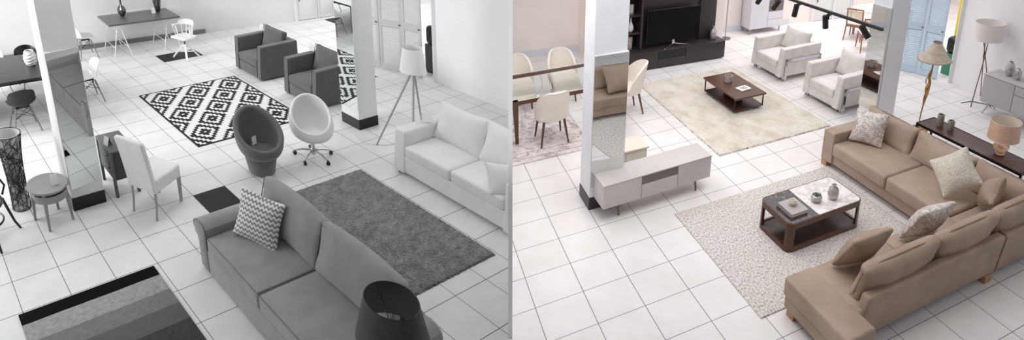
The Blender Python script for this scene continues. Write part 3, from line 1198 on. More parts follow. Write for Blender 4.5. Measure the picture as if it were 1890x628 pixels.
# diamond rug
def rug_mesh(w, d, h, ru=(24, 24), edge=.0, seed=0, amp=0.0):
    return rb(w, d, h, .004, ru)
single(LH, 'diamond_rug', bx(-.975, .975, -1.06, 1.06, 0, .008).fn(lambda x, y, z: (x, y, z)), M['diamond'], 3.43, 2.10, 'black and white diamond patterned rug under nothing, in the middle', 'rug', z=.001)
bpy.data.objects['diamond_rug']['label'] = 'black and white rug woven in diamonds, before the dark armchairs'


def armchair(hall, u, v, w, d, yaw, label, fab, pipe, arm_h=.64, seat_h=.36, white=False):
    t = Thing(hall, 'armchair', u, v, label, 'armchair', yaw=yaw, group=None)
    z0 = .02 if not white else .085
    aw = .125 if not white else .14
    hw, hd = w / 2, d / 2

    def flare(x, y, z):
        k = (z - z0) / (arm_h - z0)
        return (x * (1 + .035 * k), y + (.05 * k if y < 0 else 0), z)
    t.part('base_frame', bx(-hw + aw * .9, hw - aw * .9, -hd + .035, hd - .03, z0, seat_h - .13, .012), fab)
    for s in (-1, 1):
        x0, x1 = (s * hw, s * (hw - aw))
        g = bx(min(x0, x1), max(x0, x1), -hd, hd - .01, z0, arm_h, .022, (1, 3, 3))
        g = g.fn(flare).fn(lambda x, y, z: (x + (-s) * 0.0, y, z + (.018 * (y + hd) / d if z > seat_h else 0)))
        a = t.part('arm', g, fab)
        if pipe:
            xi = s * (hw - aw + .004)
            pp = [flare(s * (hw - .008), -hd + .002, z) for z in (z0 + .02, arm_h * .5, arm_h - .012)] + \
                 [flare(xi, -hd + .002, z) for z in (arm_h - .012, arm_h * .5, z0 + .02)]
            t.part('piping', tube(pp, .0045, 6), M[pipe], parent=a)
    g = bx(-hw + aw, hw - aw, hd - .16, hd, z0, arm_h + .01, .025, (3, 1, 3)).fn(flare)
    t.part('back_frame', g, fab)
    sw = w - 2 * aw - .01
    t.part('seat_cushion', cushion(sw, d - .19, .14, .03, .018, .002, 3).mv(0, -.085, seat_h - .13), fab)
    if not white:
        fp = bx(-sw / 2 + .01, sw / 2 - .01, -hd + .01, -hd + .04, z0 + .03, seat_h - .14, .01)
        t.part('front_panel', fp, fab)
        for sx in (-1, 1):
            for sy in (-1, 1):
                t.part('foot', cyl(.02, .02, 0, .025, 10, sx * (hw - .08), sy * (hd - .08)), M['black'])
    bc = cushion(sw + .04, .44, .15, .05, .03, .004, 9, pinch=.35).mv(0, .20, 0).rot('X', 74).mv(0, hd - .21, seat_h + .01)
    bc = bc.fn(lambda x, y, z: (x, y - .0, z - .0))
    b = t.part('back_cushion', bc, fab)
    if pipe:
        e = [(sx * (sw + .02) / 2, sy * .225 + .0, .135) for sx, sy in ((-1, -1), (-1, 1), (1, 1), (1, -1))]
        pts = G(e).mv(0, .20, 0).rot('X', 74).mv(0, hd - .21, seat_h + .01).v
        t.part('piping', tube([pts[0], pts[1], pts[2], pts[3]], .005, 6), M[pipe], parent=b)
    if white:
        for s in (-1, 1):
            X = s * (hw + .022)
            z1 = arm_h * .68
            g = bx(X - .009, X + .009, -hd + .10, -hd + .145, 0, z1) + bx(X - .009, X + .009, -hd + .10, hd - .0, z1 - .045, z1)
            g = g + bx(X - .009, X + .009, hd - .045, hd, 0, z1)
            t.part('chrome_frame', g, M['chrome'])
        for y in (-hd + .12, hd - .02):
            t.part('chrome_runner', bx(-hw - .02, hw + .02, y - .02, y + .02, 0, .012) + bx(-hw + .03, -hw + .05, y - .02, y + .02, 0, z0) + bx(hw - .05, hw - .03, y - .02, y + .02, 0, z0), M['chrome'])
    return t


armchair(LH, 5.13, 3.08, .86, .90, FU, 'dark grey armchair with piped edges, the farther of the two', M['arm_dark'], 'pipe_dark')
armchair(LH, 5.20, 1.61, .86, .90, FU, 'dark grey armchair with piped edges, nearer the right pillar', M['arm_dark'], 'pipe_dark')
tent_card(LH, 5.34, 3.44, .672, -60, 'white card on the farther dark armchair, between arm and cushion', w=.10, h=.12, lean=3)
tent_card(LH, 5.38, 1.97, .672, -60, 'white card on the nearer dark armchair, between arm and cushion', w=.10, h=.12, lean=3)

# grey tub chair: cone base, tilted open shell
def tub_shell(hall, name, u, v, yaw, fab, label, prm):
    t = Thing(hall, name, u, v, label, 'chair', yaw=yaw)
    (zs, rb_, zl, zh, rx, ry, yo, fat) = prm
    # rim: tilted ellipse, low at the front (-y), high at the back (+y)

    def rim(a, k=1.0):
        x, y = rx * cos(a), ry * sin(a)
        q = (sin(a) + 1) / 2
        return Vector((x * k * (1 - .10 * q), y * k + yo + .03 * q, zl + (zh - zl) * (q ** 1.05)))

    def outer(s, q):
        a = 2 * PI * s
        r = rim(a)
        b = Vector((rb_ * cos(a), rb_ * sin(a), zs))
        k = q
        p = b.lerp(r, k)
        bul = sin(PI * min(1, k)) * fat
        p += Vector((cos(a), sin(a) * 1.0, -.35)) * bul
        return p

    def inner(s, q):
        a = 2 * PI * s
        r = rim(a, .86)
        b = Vector((rb_ * .80 * cos(a), rb_ * .80 * sin(a) - .0, zs + .03))
        p = b.lerp(r, q)
        p += Vector((cos(a), sin(a), -.3)) * sin(PI * q) * fat * .9
        return p
    t.part('shell', sheet(outer, 44, 14, .01, True), fab)
    t.part('lining', sheet(inner, 44, 12, .01, True), fab)
    n = 44
    pts = [rim(2 * PI * k / n, .93) for k in range(n)]
    t.part('rim', tube(pts, prm[4] * .0 + .034 if fab is M['tub'] else .02, 10, closed=True), fab)
    return t


t = tub_shell(LH, 'tub_chair', 2.87, .05, -12, M['tub'], 'dark grey fabric tub chair with a round tilted opening', (.24, .20, .39, .76, .33, .30, -.005, .035))
t.part('base', lathe([(0, .02), (.165, .02), (.175, .03), (.215, .25), (.21, .27), (0, .27)], 40), M['tub'])
t.part('seat_cushion', lathe([(0, .27), (.19, .27), (.20, .29), (.185, .315), (.1, .328), (0, .33)], 36), M['tub'])
for a in (45, 135, 225, 315):
    t.part('foot', cyl(.015, .015, 0, .022, 10, .12 * cos(R(a)), .12 * sin(R(a))), M['black'])
tent_card(LH, 2.86, .16, .335, 15, 'white card lying in the seat of the dark tub chair', w=.08, h=.11, lean=4)

t = tub_shell(LH, 'swivel_tub_chair', 3.71, .01, -32, M['white_leather'], 'white leather tub chair on a chrome five-star base', (.30, .17, .43, .79, .295, .26, .0, .06))
t.part('shell_bottom', lathe([(0, .27), (.10, .272), (.165, .295), (.18, .31), (0, .31)], 36), M['white_leather'])
t.part('seat_cushion', lathe([(0, .32), (.18, .32), (.20, .345), (.19, .372), (.1, .382), (0, .384)], 36), M['white_leather'])
t.part('column', cyl(.022, .022, .08, .27, 16) + cyl(.034, .034, .05, .14, 16), M['chrome'])
t.part('lever', tube([(0, 0, .255), (-.17, .08, .25)], .006, 6) + cyl(.05, .04, .245, .27, 14), M['black'])
for k in range(5):
    a = R(20 + 72 * k)
    l = t.part('base_arm', tube([(.02 * cos(a), .02 * sin(a), .105), (.15 * cos(a), .15 * sin(a), .095), (.26 * cos(a), .26 * sin(a), .06)], [.018, .014, .011], 8), M['chrome'])
    c = cyl(.026, .026, -.018, .018, 14).rot('X', 90).rot('Z', math.degrees(a) + 40).mv(.265 * cos(a), .265 * sin(a), .026)
    t.part('caster', c, M['black'], parent=l)

# tripod floor lamp
t = Thing(LH, 'tripod_lamp', 5.27, -.22, 'white tripod floor lamp with a tapered drum shade', 'floor lamp')
hub = (0.09, -.09, 1.03)
for fx, fy in ((-.55, .06), (-.32, -.40), (.48, .12)):
    t.part('leg', tube([(hub[0] + fx * .04, hub[1] + fy * .04, 1.03), (fx, fy, 0)], [.017, .012], 8), M['leg_wood_l'])
t.part('hub', cyl(.03, .03, .99, 1.05, 14, hub[0], hub[1]), M['steel'])
t.part('socket', cyl(.012, .012, 1.05, 1.14, 10, hub[0], hub[1]), M['steel'])
t.part('lamp_shade', lathe([(.185, 1.03), (.135, 1.37), (.131, 1.37), (.181, 1.03), (.185, 1.03)], 40, hub[0], hub[1], caps=False), M['shade_white'])
t.part('cord', tube([(.1, -.38, .008), (-.1, -.3, .008), (-.3, -.2, .008), (-.25, -.05, .008), (-.45, -.02, .008), (-.7, .2, .008), (-.6, .5, .008)], .005, 6), M['white_pl'])

# white sofa
def two_seat_sofa(hall, name, u, v, w, d, yaw, label, fab, seat_h, arm_h, back_h, aw, seed, cat='sofa'):
    t = Thing(hall, name, u, v, label, cat, yaw=yaw)
    hw, hd = w / 2, d / 2
    t.part('base_frame', bx(-hw + .02, hw - .02, -hd + .035, hd - .02, .05, seat_h - .15, .015), fab)
    return t, hw, hd


# v from -.79 to -2.52, u from 4.38 to 5.42
t, hw, hd = two_seat_sofa(LH, 'white_sofa', 4.90, -1.655, 1.73, 1.04, FU, 'white two-seat sofa with square arms beside the tripod lamp', M['sofa_white'], .42, .62, .66, .18, 1)
fab = M['sofa_white']
for s in (-1, 1):
    g = bx(-.09, .09, -hd, hd - .02, .04, .60, .028, (1, 4, 3)).fn(lambda x, y, z: (x, y + .06 * (z - .04) / .56 * (1 if y < 0 else 0), z + .02 * max(0, y) * (z > .4)))
    t.part('arm', g.mv(s * (hw - .09), 0, 0), fab)
t.part('back_frame', bx(-hw + .17, hw - .17, hd - .2, hd, .05, .58, .03, (5, 1, 3)), fab)
for k, s in enumerate((-1, 1)):
    cw = (1.73 - .36) / 2
    t.part('seat_cushion', cushion(cw - .008, .80, .15, .035, .022, .003, 11 + k, flat=8).mv(s * cw / 2, -.10, .27), fab)
    g = cushion(cw + .02, .50, .16, .05, .04, .010, 21 + k, pinch=.6, flat=10).mv(0, .22, 0).rot('X', 66).mv(s * cw / 2, hd - .36, .40)
    t.part('back_cushion', g, fab)
for sx in (-1, 1):
    for sy in (-1, 1):
        t.part('foot', cyl(.02, .016, 0, .05, 10, sx * (hw - .06), sy * (hd - .06)), M['steel'])
tent_card(LH, 4.93, -.90, .625, -35, 'white folded price card on the arm of the white sofa', w=.13, h=.12, lean=30)
g = cushion(.34, .34, .11, .03, .035, .004, 5, pinch=.7).rot('X', 60).rot('Z', 20)
single(LH, 'throw_pillow', g.mv(0, 0, .05), fab, 4.60, -2.20, 'small white pillow at the right edge of the white sofa', 'pillow', z=.47, yaw=-60)


# shag rug
def shag_mesh(w, d, nx, ny, h, amp, seed, fr=1.0):
    V, F = [], []
    rnd = random.Random(seed)
    for j in range(ny + 1):
        for i in range(nx + 1):
            x, y = -w / 2 + w * i / nx, -d / 2 + d * j / ny
            e = min(i, nx - i, j, ny - j)
            n = noise.noise(Vector((x * 34 * fr, y * 34 * fr, seed))) * .6 + noise.noise(Vector((x * 90 * fr, y * 90 * fr, seed))) * .4
            z = h + amp * n + rnd.uniform(-1, 1) * amp * .35
            jx, jy = rnd.uniform(-1, 1) * .004, rnd.uniform(-1, 1) * .004
            if e == 0:
                z = 0.002
                jx *= 3
                jy *= 3
            V.append((x + jx, y + jy, max(.002, z)))
    for j in range(ny):
        for i in range(nx):
            a = j * (nx + 1) + i
            F.append((a, a + 1, a + nx + 2, a + nx + 1))
    b = len(V)
    V += [(-w / 2, -d / 2, 0), (w / 2, -d / 2, 0), (w / 2, d / 2, 0), (-w / 2, d / 2, 0)]
    F.append((b + 3, b + 2, b + 1, b))
    return G(V, F)


single(LH, 'shag_rug', shag_mesh(1.26, 1.95, 150, 230, .022, .014, 4), M['shag_grey'], 3.38, -1.54, 'plain grey shag rug between the grey sofa and the white sofa', 'rug')

# striped rug
single(LH, 'striped_rug', bx(-.67, .67, -1.2, 0, 0, .012, .004), M['stripes'], .175, -.925, 'rug striped from black to greys in the bottom left corner', 'rug')

# grey sofa: front looks towards -U
t, hw, hd = two_seat_sofa(LH, 'grey_sofa', 1.76, -2.20, 2.06, 1.0, FU, 'large grey fabric sofa with rolled arms and piped cushions', M['sofa_grey'], .42, .52, .66, .26, 1)
fab = M['sofa_grey']


def roll_arm(L):
    """scroll arm: profile in x-z swept along y"""
    prof = [(-.085, .02), (-.085, .30), (-.10, .36), (-.145, .385), (-.165, .43), (-.155, .485), (-.115, .52), (-.05, .53), (.02, .52), (.065, .485), (.075, .43), (.07, .30), (.07, .02)]
    n = len(prof)
    V, F = [], []
    ys = [-L / 2 + .0, -L / 2 + .012, -L / 2 + .03, 0, L / 2 - .02, L / 2]
    for k, y in enumerate(ys):
        s = {0: .86, 1: .97}.get(k, 1)
        if k == 5:
            s = .93
        for x, z in prof:
            V.append((x * s, y, .27 + (z - .27) * (1 - (1 - s) * .6)))
    for k in range(len(ys) - 1):
        for i in range(n):
            j = (i + 1) % n
            F.append((k * n + i, k * n + j, (k + 1) * n + j, (k + 1) * n + i))
    F.append(tuple(range(n)))
    F.append(tuple((len(ys) - 1) * n + i for i in reversed(range(n))))
    return G(V, F), prof


for s in (-1, 1):
    g, prof = roll_arm(.98)
    g2 = g.sc(s * -1 if s == 1 else 1, 1, 1) if s == 1 else g
    x = s * (hw - .085)
    a = t.part('arm', g2.mv(x, 0, 0), fab)
    pts = [((p[0] * (-1 if s == 1 else 1)) * .97 + x, -.49 + .010, p[1]) for p in prof[1:-1]]
    t.part('piping', tube(pts, .0055, 6), M['pipe_grey'], parent=a)
t.part('back_frame', bx(-hw + .08, hw - .08, hd - .15, hd, .03, .54, .04, (5, 1, 3)), fab)
t.part('skirt', bx(-hw + .14, hw - .14, -hd + .02, -hd + .05, .02, .27, .01), fab)
cw = (2.06 - .30) / 2
for k, s in enumerate((-1, 1)):
    c = t.part('seat_cushion', cushion(cw - .006, .74, .16, .03, .012, .002, 31 + k, flat=8).mv(s * cw / 2, -.11, .255), fab)
    z = .408
    e = [(s * cw / 2 + a * (cw / 2 - .012), b - .11, z) for a, b in ((-1, .36), (-1, -.36), (1, -.36), (1, .36))]
    t.part('piping', tube(e, .0055, 6), M['pipe_grey'], parent=c)
    g = cushion(cw + .03, .50, .17, .05, .03, .006, 41 + k, pinch=.35, flat=8)
    g = g.fn(lambda x, y, zz: (x, y - .05 * (abs(x) / (cw / 2)) ** 2 * (y > 0), zz))
    rr = lambda q: q.mv(0, .22, 0).rot('X', 72).mv(s * cw / 2, hd - .22, .40)
    c = t.part('back_cushion', rr(g), fab)
    e2 = G([(a * (cw / 2 - .005), b - (.05 if b > 0 else 0), .03) for a, b in ((-1, -.1), (-1, .235), (-.5, .25), (.5, .25), (1, .235), (1, -.1))])
    t.part('piping', tube(rr(e2).v, .0055, 6), M['pipe_grey'], parent=c)
    e = G([(a * (cw / 2 - .005), b - (.05 if b > 0 else 0), .145) for a, b in ((-1, -.23), (-1, .23), (-.5, .245), (.5, .245), (1, .23), (1, -.23))])
    t.part('piping', tube(rr(e).v, .0055, 6), M['pipe_grey'], parent=c)


def uv_plane(o, inv):
    """lay flat UV over a cushion from its own width and height"""
    me = o.data
    l = me.uv_layers.new(name='UVMap')
    for lp in me.loops:
        p = inv(me.vertices[lp.vertex_index].co)
        l.data[lp.index].uv = p


ck = cushion(.45, .45, .12, .03, .035, .0, 5, pinch=.75, flat=8)
tmp = Thing(LH, 'chevron_pillow', 1.80, -1.54, '', '', z=.425, yaw=-62, empty=False)
place = lambda q: q.mv(0, .20, -.06).rot('X', 66).rot('Y', 7).mv(0, 0, .0)
cp = single(LH, 'chevron_pillow', place(ck), M['chevron'], 1.66, -1.62, 'grey and white zigzag pillow on the large grey sofa', 'pillow', z=.44, yaw=-62)
me = cp.top.data
l = me.uv_layers.new(name='UVMap')
src = ck.v
for lp in me.loops:
    p = src[lp.vertex_index]
    l.data[lp.index].uv = (p.x / .45 + .5, p.y / .45 + .5)

# floor lamp in the foreground
t = Thing(LH, 'shaded_lamp', 1.43, -3.60, 'dark drum lampshade standing in front of the large grey sofa', 'lamp')
t.part('lamp_shade', lathe([(.235, 1.03), (.168, 1.32)], 56, caps=False), M['shade_dark'])
t.part('shade_lining', lathe([(.232, 1.03), (.165, 1.32)], 56, caps=False), M['shade_in'])
t.part('shade_rim', tube([(.167 * cos(2 * PI * k / 48), .167 * sin(2 * PI * k / 48), 1.321) for k in range(48)], .004, 6, closed=True), M['black'])
t.part('shade_spider', join([tube([(0, 0, 1.09), (.165 * cos(R(a)), .165 * sin(R(a)), 1.315)], .003, 6) for a in (75, 195, 315)]), M['steel'])
t.part('pole', cyl(.012, .012, .02, 1.10, 12), M['steel'])
t.part('base', lathe([(0, 0), (.14, 0), (.145, .008), (.14, .02), (.02, .03), (0, .03)], 32), M['steel'])


# shutters and what stands behind the gap
def shutter(hall, u0, v0, u1, v1, label, m, pale, h=2.6):
    L = math.hypot(u1 - u0, v1 - v0)
    yaw = math.degrees(math.atan2(v1 - v0, u1 - u0))
    t = Thing(hall, 'louvred_shutter', (u0 + u1) / 2, (v0 + v1) / 2, label, 'shutter', yaw=yaw)
    w = L / 2
    f = bx(-w, -w + .045, -.016, .016, 0.01, h) + bx(w - .045, w, -.016, .016, 0.01, h)
    for a, b in ((.01, .12), (.86, .98), (h - .1, h)):
        f = f + bx(-w + .045, w - .045, -.016, .016, a, b)
    t.part('frame', f, m)
    for a, b in ((.12, .86), (.98, h - .1)):
        sl = G()
        n = int((b - a) / .036)
        for k in range(n):
            z = a + (k + .5) * (b - a) / n
            sl = sl + bx(-w + .04, w - .04, -.016, .016, -.0035, .0035).rot('X', 48).mv(0, 0, z)
        t.part('slats', sl, m)
    t.part('knob', cyl(.012, .016, 0, .03, 10).rot('X', 90).mv(w - .03, -.016, .92), M['steel'])
    return t


for hall, m, w1 in ((LH, M['shutter'], 'grey'), (RH, M['shutter_b'], 'pale blue')):
    shutter(hall, 7.16, 2.10, 7.35, 1.72, 'tall %s louvred shutter panel, the leaf beside the right pillar' % w1, m, 0)
    shutter(hall, 7.10, 2.48, 7.16, 2.12, 'tall %s louvred shutter panel, the leaf half behind the pillar' % w1, m, 0)
    shutter(hall, 7.35, 1.70, 7.42, 1.32, 'tall %s louvred shutter panel, the leaf beside the open gap' % w1, m, 0)
    if hall is LH:
        single(hall, 'storage_box', bx(-.15, .15, -.15, .15, 0, .55, .01), M['cab_dark'], 7.92, 1.40, 'dark grey box standing behind the gap in the grey shutters', 'box')
        single(hall, 'black_bag', rb(.3, .3, .36, .08, (2, 2, 2)), M['black'], 7.92, 1.40, 'black bag on the box behind the gap in the grey shutters', 'bag', z=.55)
    else:
        single(hall, 'storage_box', bx(-.15, .15, -.15, .15, 0, .42, .01), M['green'], 7.92, 1.38, 'green box standing behind the gap in the blue shutters', 'box')
        single(hall, 'black_bag', rb(.3, .3, .32, .08, (2, 2, 2)), M['black'], 7.92, 1.38, 'black bag on the green box behind the blue shutters', 'bag', z=.42)
        single(hall, 'yellow_panel', bx(-.2, .2, -.02, .02, 0, 2.7), M['yellow'], 8.12, 1.42, 'bright yellow board seen through the gap by the blue shutters', 'board', yaw=90)

# mirrors on the pillars, each hall's left one turned so reflections match the image
pillar_mirror(LH, .435, .352, .835, .395, 8.5, 'tall mirror panel on the left hall pillar by the round side table', back=.06)
pillar_mirror(LH, 4.835, .68, 4.835, .30, -90, 'tall mirror panel on the left hall pillar by the dark armchairs', back=.05)
pillar_mirror(RH, .45, .345, .85, .325, -3, 'tall mirror panel on the right hall pillar behind the media bench', back=.05)
pillar_mirror(RH, 4.87, .69, 4.87, .33, -90, 'tall mirror panel on the right hall pillar by the white armchairs', back=.05)

# ------------------------------------------------------------------ RIGHT HALL


def dining_chair(u, v, yaw, label, group='cream dining chairs around the glass table'):
    """upholstered tub-back chair on four tapered walnut legs"""
    t = Thing(RH, 'dining_chair', u, v, label, 'chair', yaw=yaw, group=group, z=.013 if u < 1.1 else 0)
    t.m = t.m @ Matrix.Diagonal((1.08, 1.04, 1.08))
    t.part('seat', cushion(.40, .40, .085, .035, .014, .0, 3, flat=5).fn(lambda x, y, z: (x * (1 - .10 * max(0, y) / .2), y, z)).mv(0, -.02, .335), M['cream'])

    def f(s, q):
        a = R(-12 + 204 * s)
        wrap = abs(2 * s - 1)
        h = .355 * (1 - wrap ** 3.0) + .045
        r = .205
        x = r * cos(a)
        y = .005 + r * sin(a) * 1.0
        top = .375 + h
        z = .345 + (top - .345) * q
        k = .10 * q * max(0, sin(a))
        x *= 1 + .06 * q - .05 * q * q * 1.0
        return (x * (1 - .08 * q * sin(a)), y + k, z)
    t.part('backrest', sheet(f, 30, 10, .034), M['cream'])
    for sx in (-1, 1):
        t.part('leg', tube([(sx * .14, -.15, .345), (sx * .175, -.19, 0)], [.019, .011], 10), M['walnut'])
        t.part('leg', tube([(sx * .13, .14, .345), (sx * .18, .215, 0)], [.019, .011], 10), M['walnut'])
    return t


# oriental rug and glass table
single(RH, 'dining_rug', bx(-1.3, 1.3, -1.05, 1.05, 0, .010, .003), M['orient'], -.32, 2.86, 'patterned pale grey oriental rug under the glass dining table', 'rug')
t = Thing(RH, 'glass_dining_table', .36, 2.98, 'glass-topped dining table with walnut legs behind the left pillar', 'table', z=.010)
t.part('glass_top', bx(-1.30, 1.27, -.60, .50, .665, .680, .003), M['glass'])
fr = bx(-1.27, 1.24, -.585, -.555, .60, .66) + bx(-1.27, 1.24, .445, .475, .60, .66) + bx(1.21, 1.24, -.58, .47, .60, .66) + bx(-1.27, -1.24, -.58, .47, .60, .66)
t.part('apron', fr, M['walnut'])
for sx in (-.36, 1.215):
    for sy in (-.57, .465):
        t.part('leg', sqbar((sx + .03, sy, 0), (sx, sy, .665), .04, .04, .075, .06), M['walnut'])
dining_chair(.50, 2.33, 180, 'cream dining chair on the near side of the glass table, left of the pillar')
dining_chair(.30, 3.72, 0, 'cream dining chair behind the glass table, at the right hall left edge')
dining_chair(1.02, 3.70, 0, 'cream dining chair behind the glass table, beside the white pillar edge')
dining_chair(1.80, 2.70, -90, 'cream dining chair at the right end of the glass table, fully in view')
dining_chair(1.27, 2.20, 180, 'cream dining chair showing one side right of the mirrored pillar')

# cream stool cabinet
t = Thing(RH, 'bedside_stool', 1.19, .95, 'small cream cabinet stool between the mirror pillar and the bench', 'cabinet', yaw=0)
t.part('stool_top', bx(-.18, .18, -.18, .18, .375, .40, .006), M['stool'])
t.part('body', bx(-.16, .16, -.16, .16, .04, .375, .004), M['stool'])
t.part('door', bx(-.125, .125, -.168, -.158, .07, .345, .003), M['stool'])
for sx in (-1, 1):
    for sy in (-1, 1):
        t.part('foot', bx(sx * .14 - .02, sx * .14 + .02, sy * .14 - .02, sy * .14 + .02, 0, .04), M['stool'])

# media bench
t = Thing(RH, 'media_bench', 1.20, .245, 'low taupe media bench with an open niche on bronze legs', 'tv bench', yaw=2)
W_, D_ = .70, .185
t.part('carcass', bx(-W_, W_, -D_ + .02, D_, .17, .45, .002), M['taupe'])
t.part('bench_top', bx(-W_ - .004, W_ + .004, -D_ - .004, D_ + .004, .447, .462, .003), M['taupe'])
t.part('door', bx(-W_, -.235, -D_, -D_ + .02, .17, .446, .002), M['taupe'])
t.part('door', bx(.245, W_, -D_, -D_ + .02, .17, .446, .002), M['taupe'])
t.part('drawer', bx(-.228, .238, -D_, -D_ + .02, .17, .325, .002), M['taupe'])
n = t.part('niche', bx(-.228, .238, -D_ + .012, -D_ + .0195, .335, .44), M['taupe_shade'])  # flat dark plate, the inner shade of the niche painted on
n2 = t.part('niche_shelf', bx(-.23, .24, -D_, -D_ + .02, .325, .335), M['taupe'])
for x in (-.50, .52):
    for y in (-.13, .13):
        t.part('leg', sqbar((x + .02, y, 0), (x, y, .16), .014, .014, .02, .02), M['taupe_metal'])
t.part('leg_rail', bx(-.56, .56, -.14, -.12, .155, .17) + bx(-.56, .56, .12, .14, .155, .17), M['taupe_metal'])

# tv wall unit
t = Thing(RH, 'tv_wall_unit', 3.48, 4.54, 'large dark ebony media wall with shelf tower and low base', 'tv unit', yaw=-2.5)
hw = 1.07
t.part('base_cabinet', bx(-hw + .01, hw - .01, -.24, .24, .02, .355, .002), M['ebony'])
t.part('base_top', bx(-hw, hw, -.26, .25, .352, .375, .002), M['ebony'])
t.part('door', bx(-hw, -.40, -.256, -.24, .03, .35, .002), M['ebony'])
t.part('door', bx(.20, hw, -.256, -.24, .03, .35, .002), M['ebony'])
t.part('drawer', bx(-.395, .195, -.256, -.24, .03, .19, .002), M['ebony'])
t.part('niche', bx(-.39, .19, -.248, -.2395, .20, .345), M['black'])  # shallow black plate coloured as shade in place of a recess
t.part('back_panel', bx(-.72, .60, .10, .15, .375, 2.1, .002), M['ebony'])
t.part('side_panel', bx(.60, .97, .06, .15, .375, 2.1, .002), M['ebony'])
tw = bx(-hw, -hw + .04, -.12, .2, .375, 2.1) + bx(-.74, -.70, -.12, .2, .375, 2.1) + bx(-hw, -.70, .18, .2, .375, 2.1)
t.part('shelf_tower', tw, M['ebony'])
for z in (.375, .72, 1.07, 1.42, 1.77):
    t.part('shelf', bx(-hw + .04, -.74, -.11, .18, z, z + .022), M['ebony'])
tu = t
base = lambda x, y: ((RH.m.inverted() @ (tu.loc + tu.m @ Vector((x, y, 0)) - RH.o)).xy)


def on_unit(x, y):
    p = base(x, y)
    return p[0], p[1]


u, v = on_unit(-.90, .02)
single(RH, 'bottle_vase', lathe([(0, 0), (.03, 0), (.055, .03), (.062, .08), (.05, .13), (.02, .2), (.013, .26), (.017, .28), (.012, .28), (.008, .2)], 24), M['white_gloss'], u, v, 'slim white bottle vase on the middle shelf of the dark tower', 'vase', z=.743)
single(RH, 'crackle_vase', lathe([(0, 0), (.048, 0), (.052, .01), (.052, .24), (.048, .25), (.042, .25), (.042, .05)], 24), M['crackle'], u, v, 'cylindrical crackled glass vase on the lowest tower shelf', 'vase', z=.398)
single(RH, 'cylinder_vase', lathe([(0, 0), (.045, 0), (.05, .01), (.05, .19), (.046, .2), (.04, .2), (.04, .05)], 24), M['silver'], u, v, 'silver cylinder vase high on the dark shelf tower', 'vase', z=1.093)
u, v = on_unit(.90, -.04)
single(RH, 'bottle_vase', lathe([(0, 0), (.05, 0), (.068, .03), (.072, .12), (.06, .19), (.025, .225), (.018, .25), (.026, .262), (.026, .275), (.018, .278), (.012, .24)], 28), M['silver'], u, v, 'silver bottle vase beside the television on the dark unit', 'vase', z=.376)
u, v = on_unit(-.02, -.06)
t = Thing(RH, 'television', u, v, 'large flat television on a splayed silver stand', 'television', z=.376, yaw=-3)
t.part('screen', bx(-.56, .56, -.016, -.012, .10, .76), M['screen'])
t.part('housing', bx(-.57, .57, -.012, .02, .09, .77, .004), M['tv_frame'])
t.part('stand', beam((.0, .0, .14), (.0, -.03, .05), .05, .02) + beam((0, -.03, .06), (-.26, -.20, .008), .026, .014) + beam((0, -.03, .06), (.32, -.12, .008), .026, .014) + beam((0, -.02, .06), (0, .09, .006), .022, .012), M['chrome'])

# floor lamp and white cabinet by the back wall
t = Thing(RH, 'pole_lamp', 5.22, 5.36, 'slim brushed steel floor lamp standing beside the dark television wall', 'floor lamp')
t.part('base', lathe([(0, 0), (.125, 0), (.13, .008), (.128, .02), (0, .024)], 36), M['steel'])
t.part('pole', cyl(.010, .010, .02, 1.75, 12), M['steel'])
t.part('lamp_shade', lathe([(.17, 1.5), (.15, 1.8)], 32, caps=False), M['linen'])
t = Thing(RH, 'tall_cabinet', 6.30, 5.52, 'white lacquer cabinet with a niche and drawers by the back wall', 'cabinet', yaw=-3)
t.part('carcass', bx(-.44, .44, -.20, .20, .13, 1.3, .002), M['lacq_white'])
t.part('door', bx(-.445, .02, -.215, -.20, .13, 1.3, .002), M['lacq_white'])
t.part('drawer', bx(.03, .445, -.215, -.20, .13, .31, .002), M['lacq_white'])
t.part('drawer', bx(.03, .445, -.215, -.20, .32, .50, .002), M['lacq_white'])
t.part('niche', bx(.04, .435, -.205, -.1995, .51, .78), M['taupe_shade'])  # dark plate on the front, shade of the recess given as colour
t.part('door', bx(.03, .445, -.215, -.20, .79, 1.3, .002), M['lacq_white'])
for x in (-.40, .40):
    for y in (-.17, .17):
        t.part('leg', cyl(.012, .018, 0, .13, 10, x, y), M['steel'])

# cream shag rug, coffee table
single(RH, 'shag_rug', shag_mesh(1.98, 2.98, 170, 250, .020, .013, 9, .55), M['shag_cream'], 3.42, 2.22, 'large cream shag rug between the television and the white armchairs', 'rug')
t = Thing(RH, 'coffee_table', 3.555, 2.26, 'dark walnut two-level coffee table on the cream shag rug', 'coffee table', z=.037, yaw=0)
t.part('tabletop', bx(-.29, .29, -.545, .545, .235, .265, .003), M['walnut'])
t.part('lower_shelf', bx(-.28, .28, -.50, .50, .025, .045, .003), M['walnut_d'])
t.part('plinth', bx(-.2, .2, -.42, .42, 0, .025), M['walnut_d'])
t.part('center_support', bx(-.05, .05, -.22, .22, .045, .235), M['walnut_d'])
for sx in (-1, 1):
    for sy in (-1, 1):
        t.part('leg', bx(sx * .27 - .008, sx * .27 + .008, sy * .49 - .008, sy * .49 + .008, .045, .235), M['iron'])
single(RH, 'candle_jar', lathe([(0, 0), (.06, 0), (.07, .015), (.072, .06), (.068, .11), (.072, .125), (.064, .125), (.06, .06), (.05, .03)], 28), M['crackle'], 3.53, 2.40, 'round crackled glass jar on the walnut coffee table', 'jar', z=.303)
t = Thing(RH, 'magazine', 3.60, 2.03, 'white magazine lying on the walnut coffee table', 'magazine', z=.303, yaw=8)
t.part('pages', bx(-.10, .10, -.085, .085, 0, .012), M['pages'])
t.part('cover', bx(-.102, .102, -.087, .087, .012, .0145), M['card'])
t.part('cover_photo', bx(-.06, .06, -.05, .05, .0145, .0152), M['crackle'])

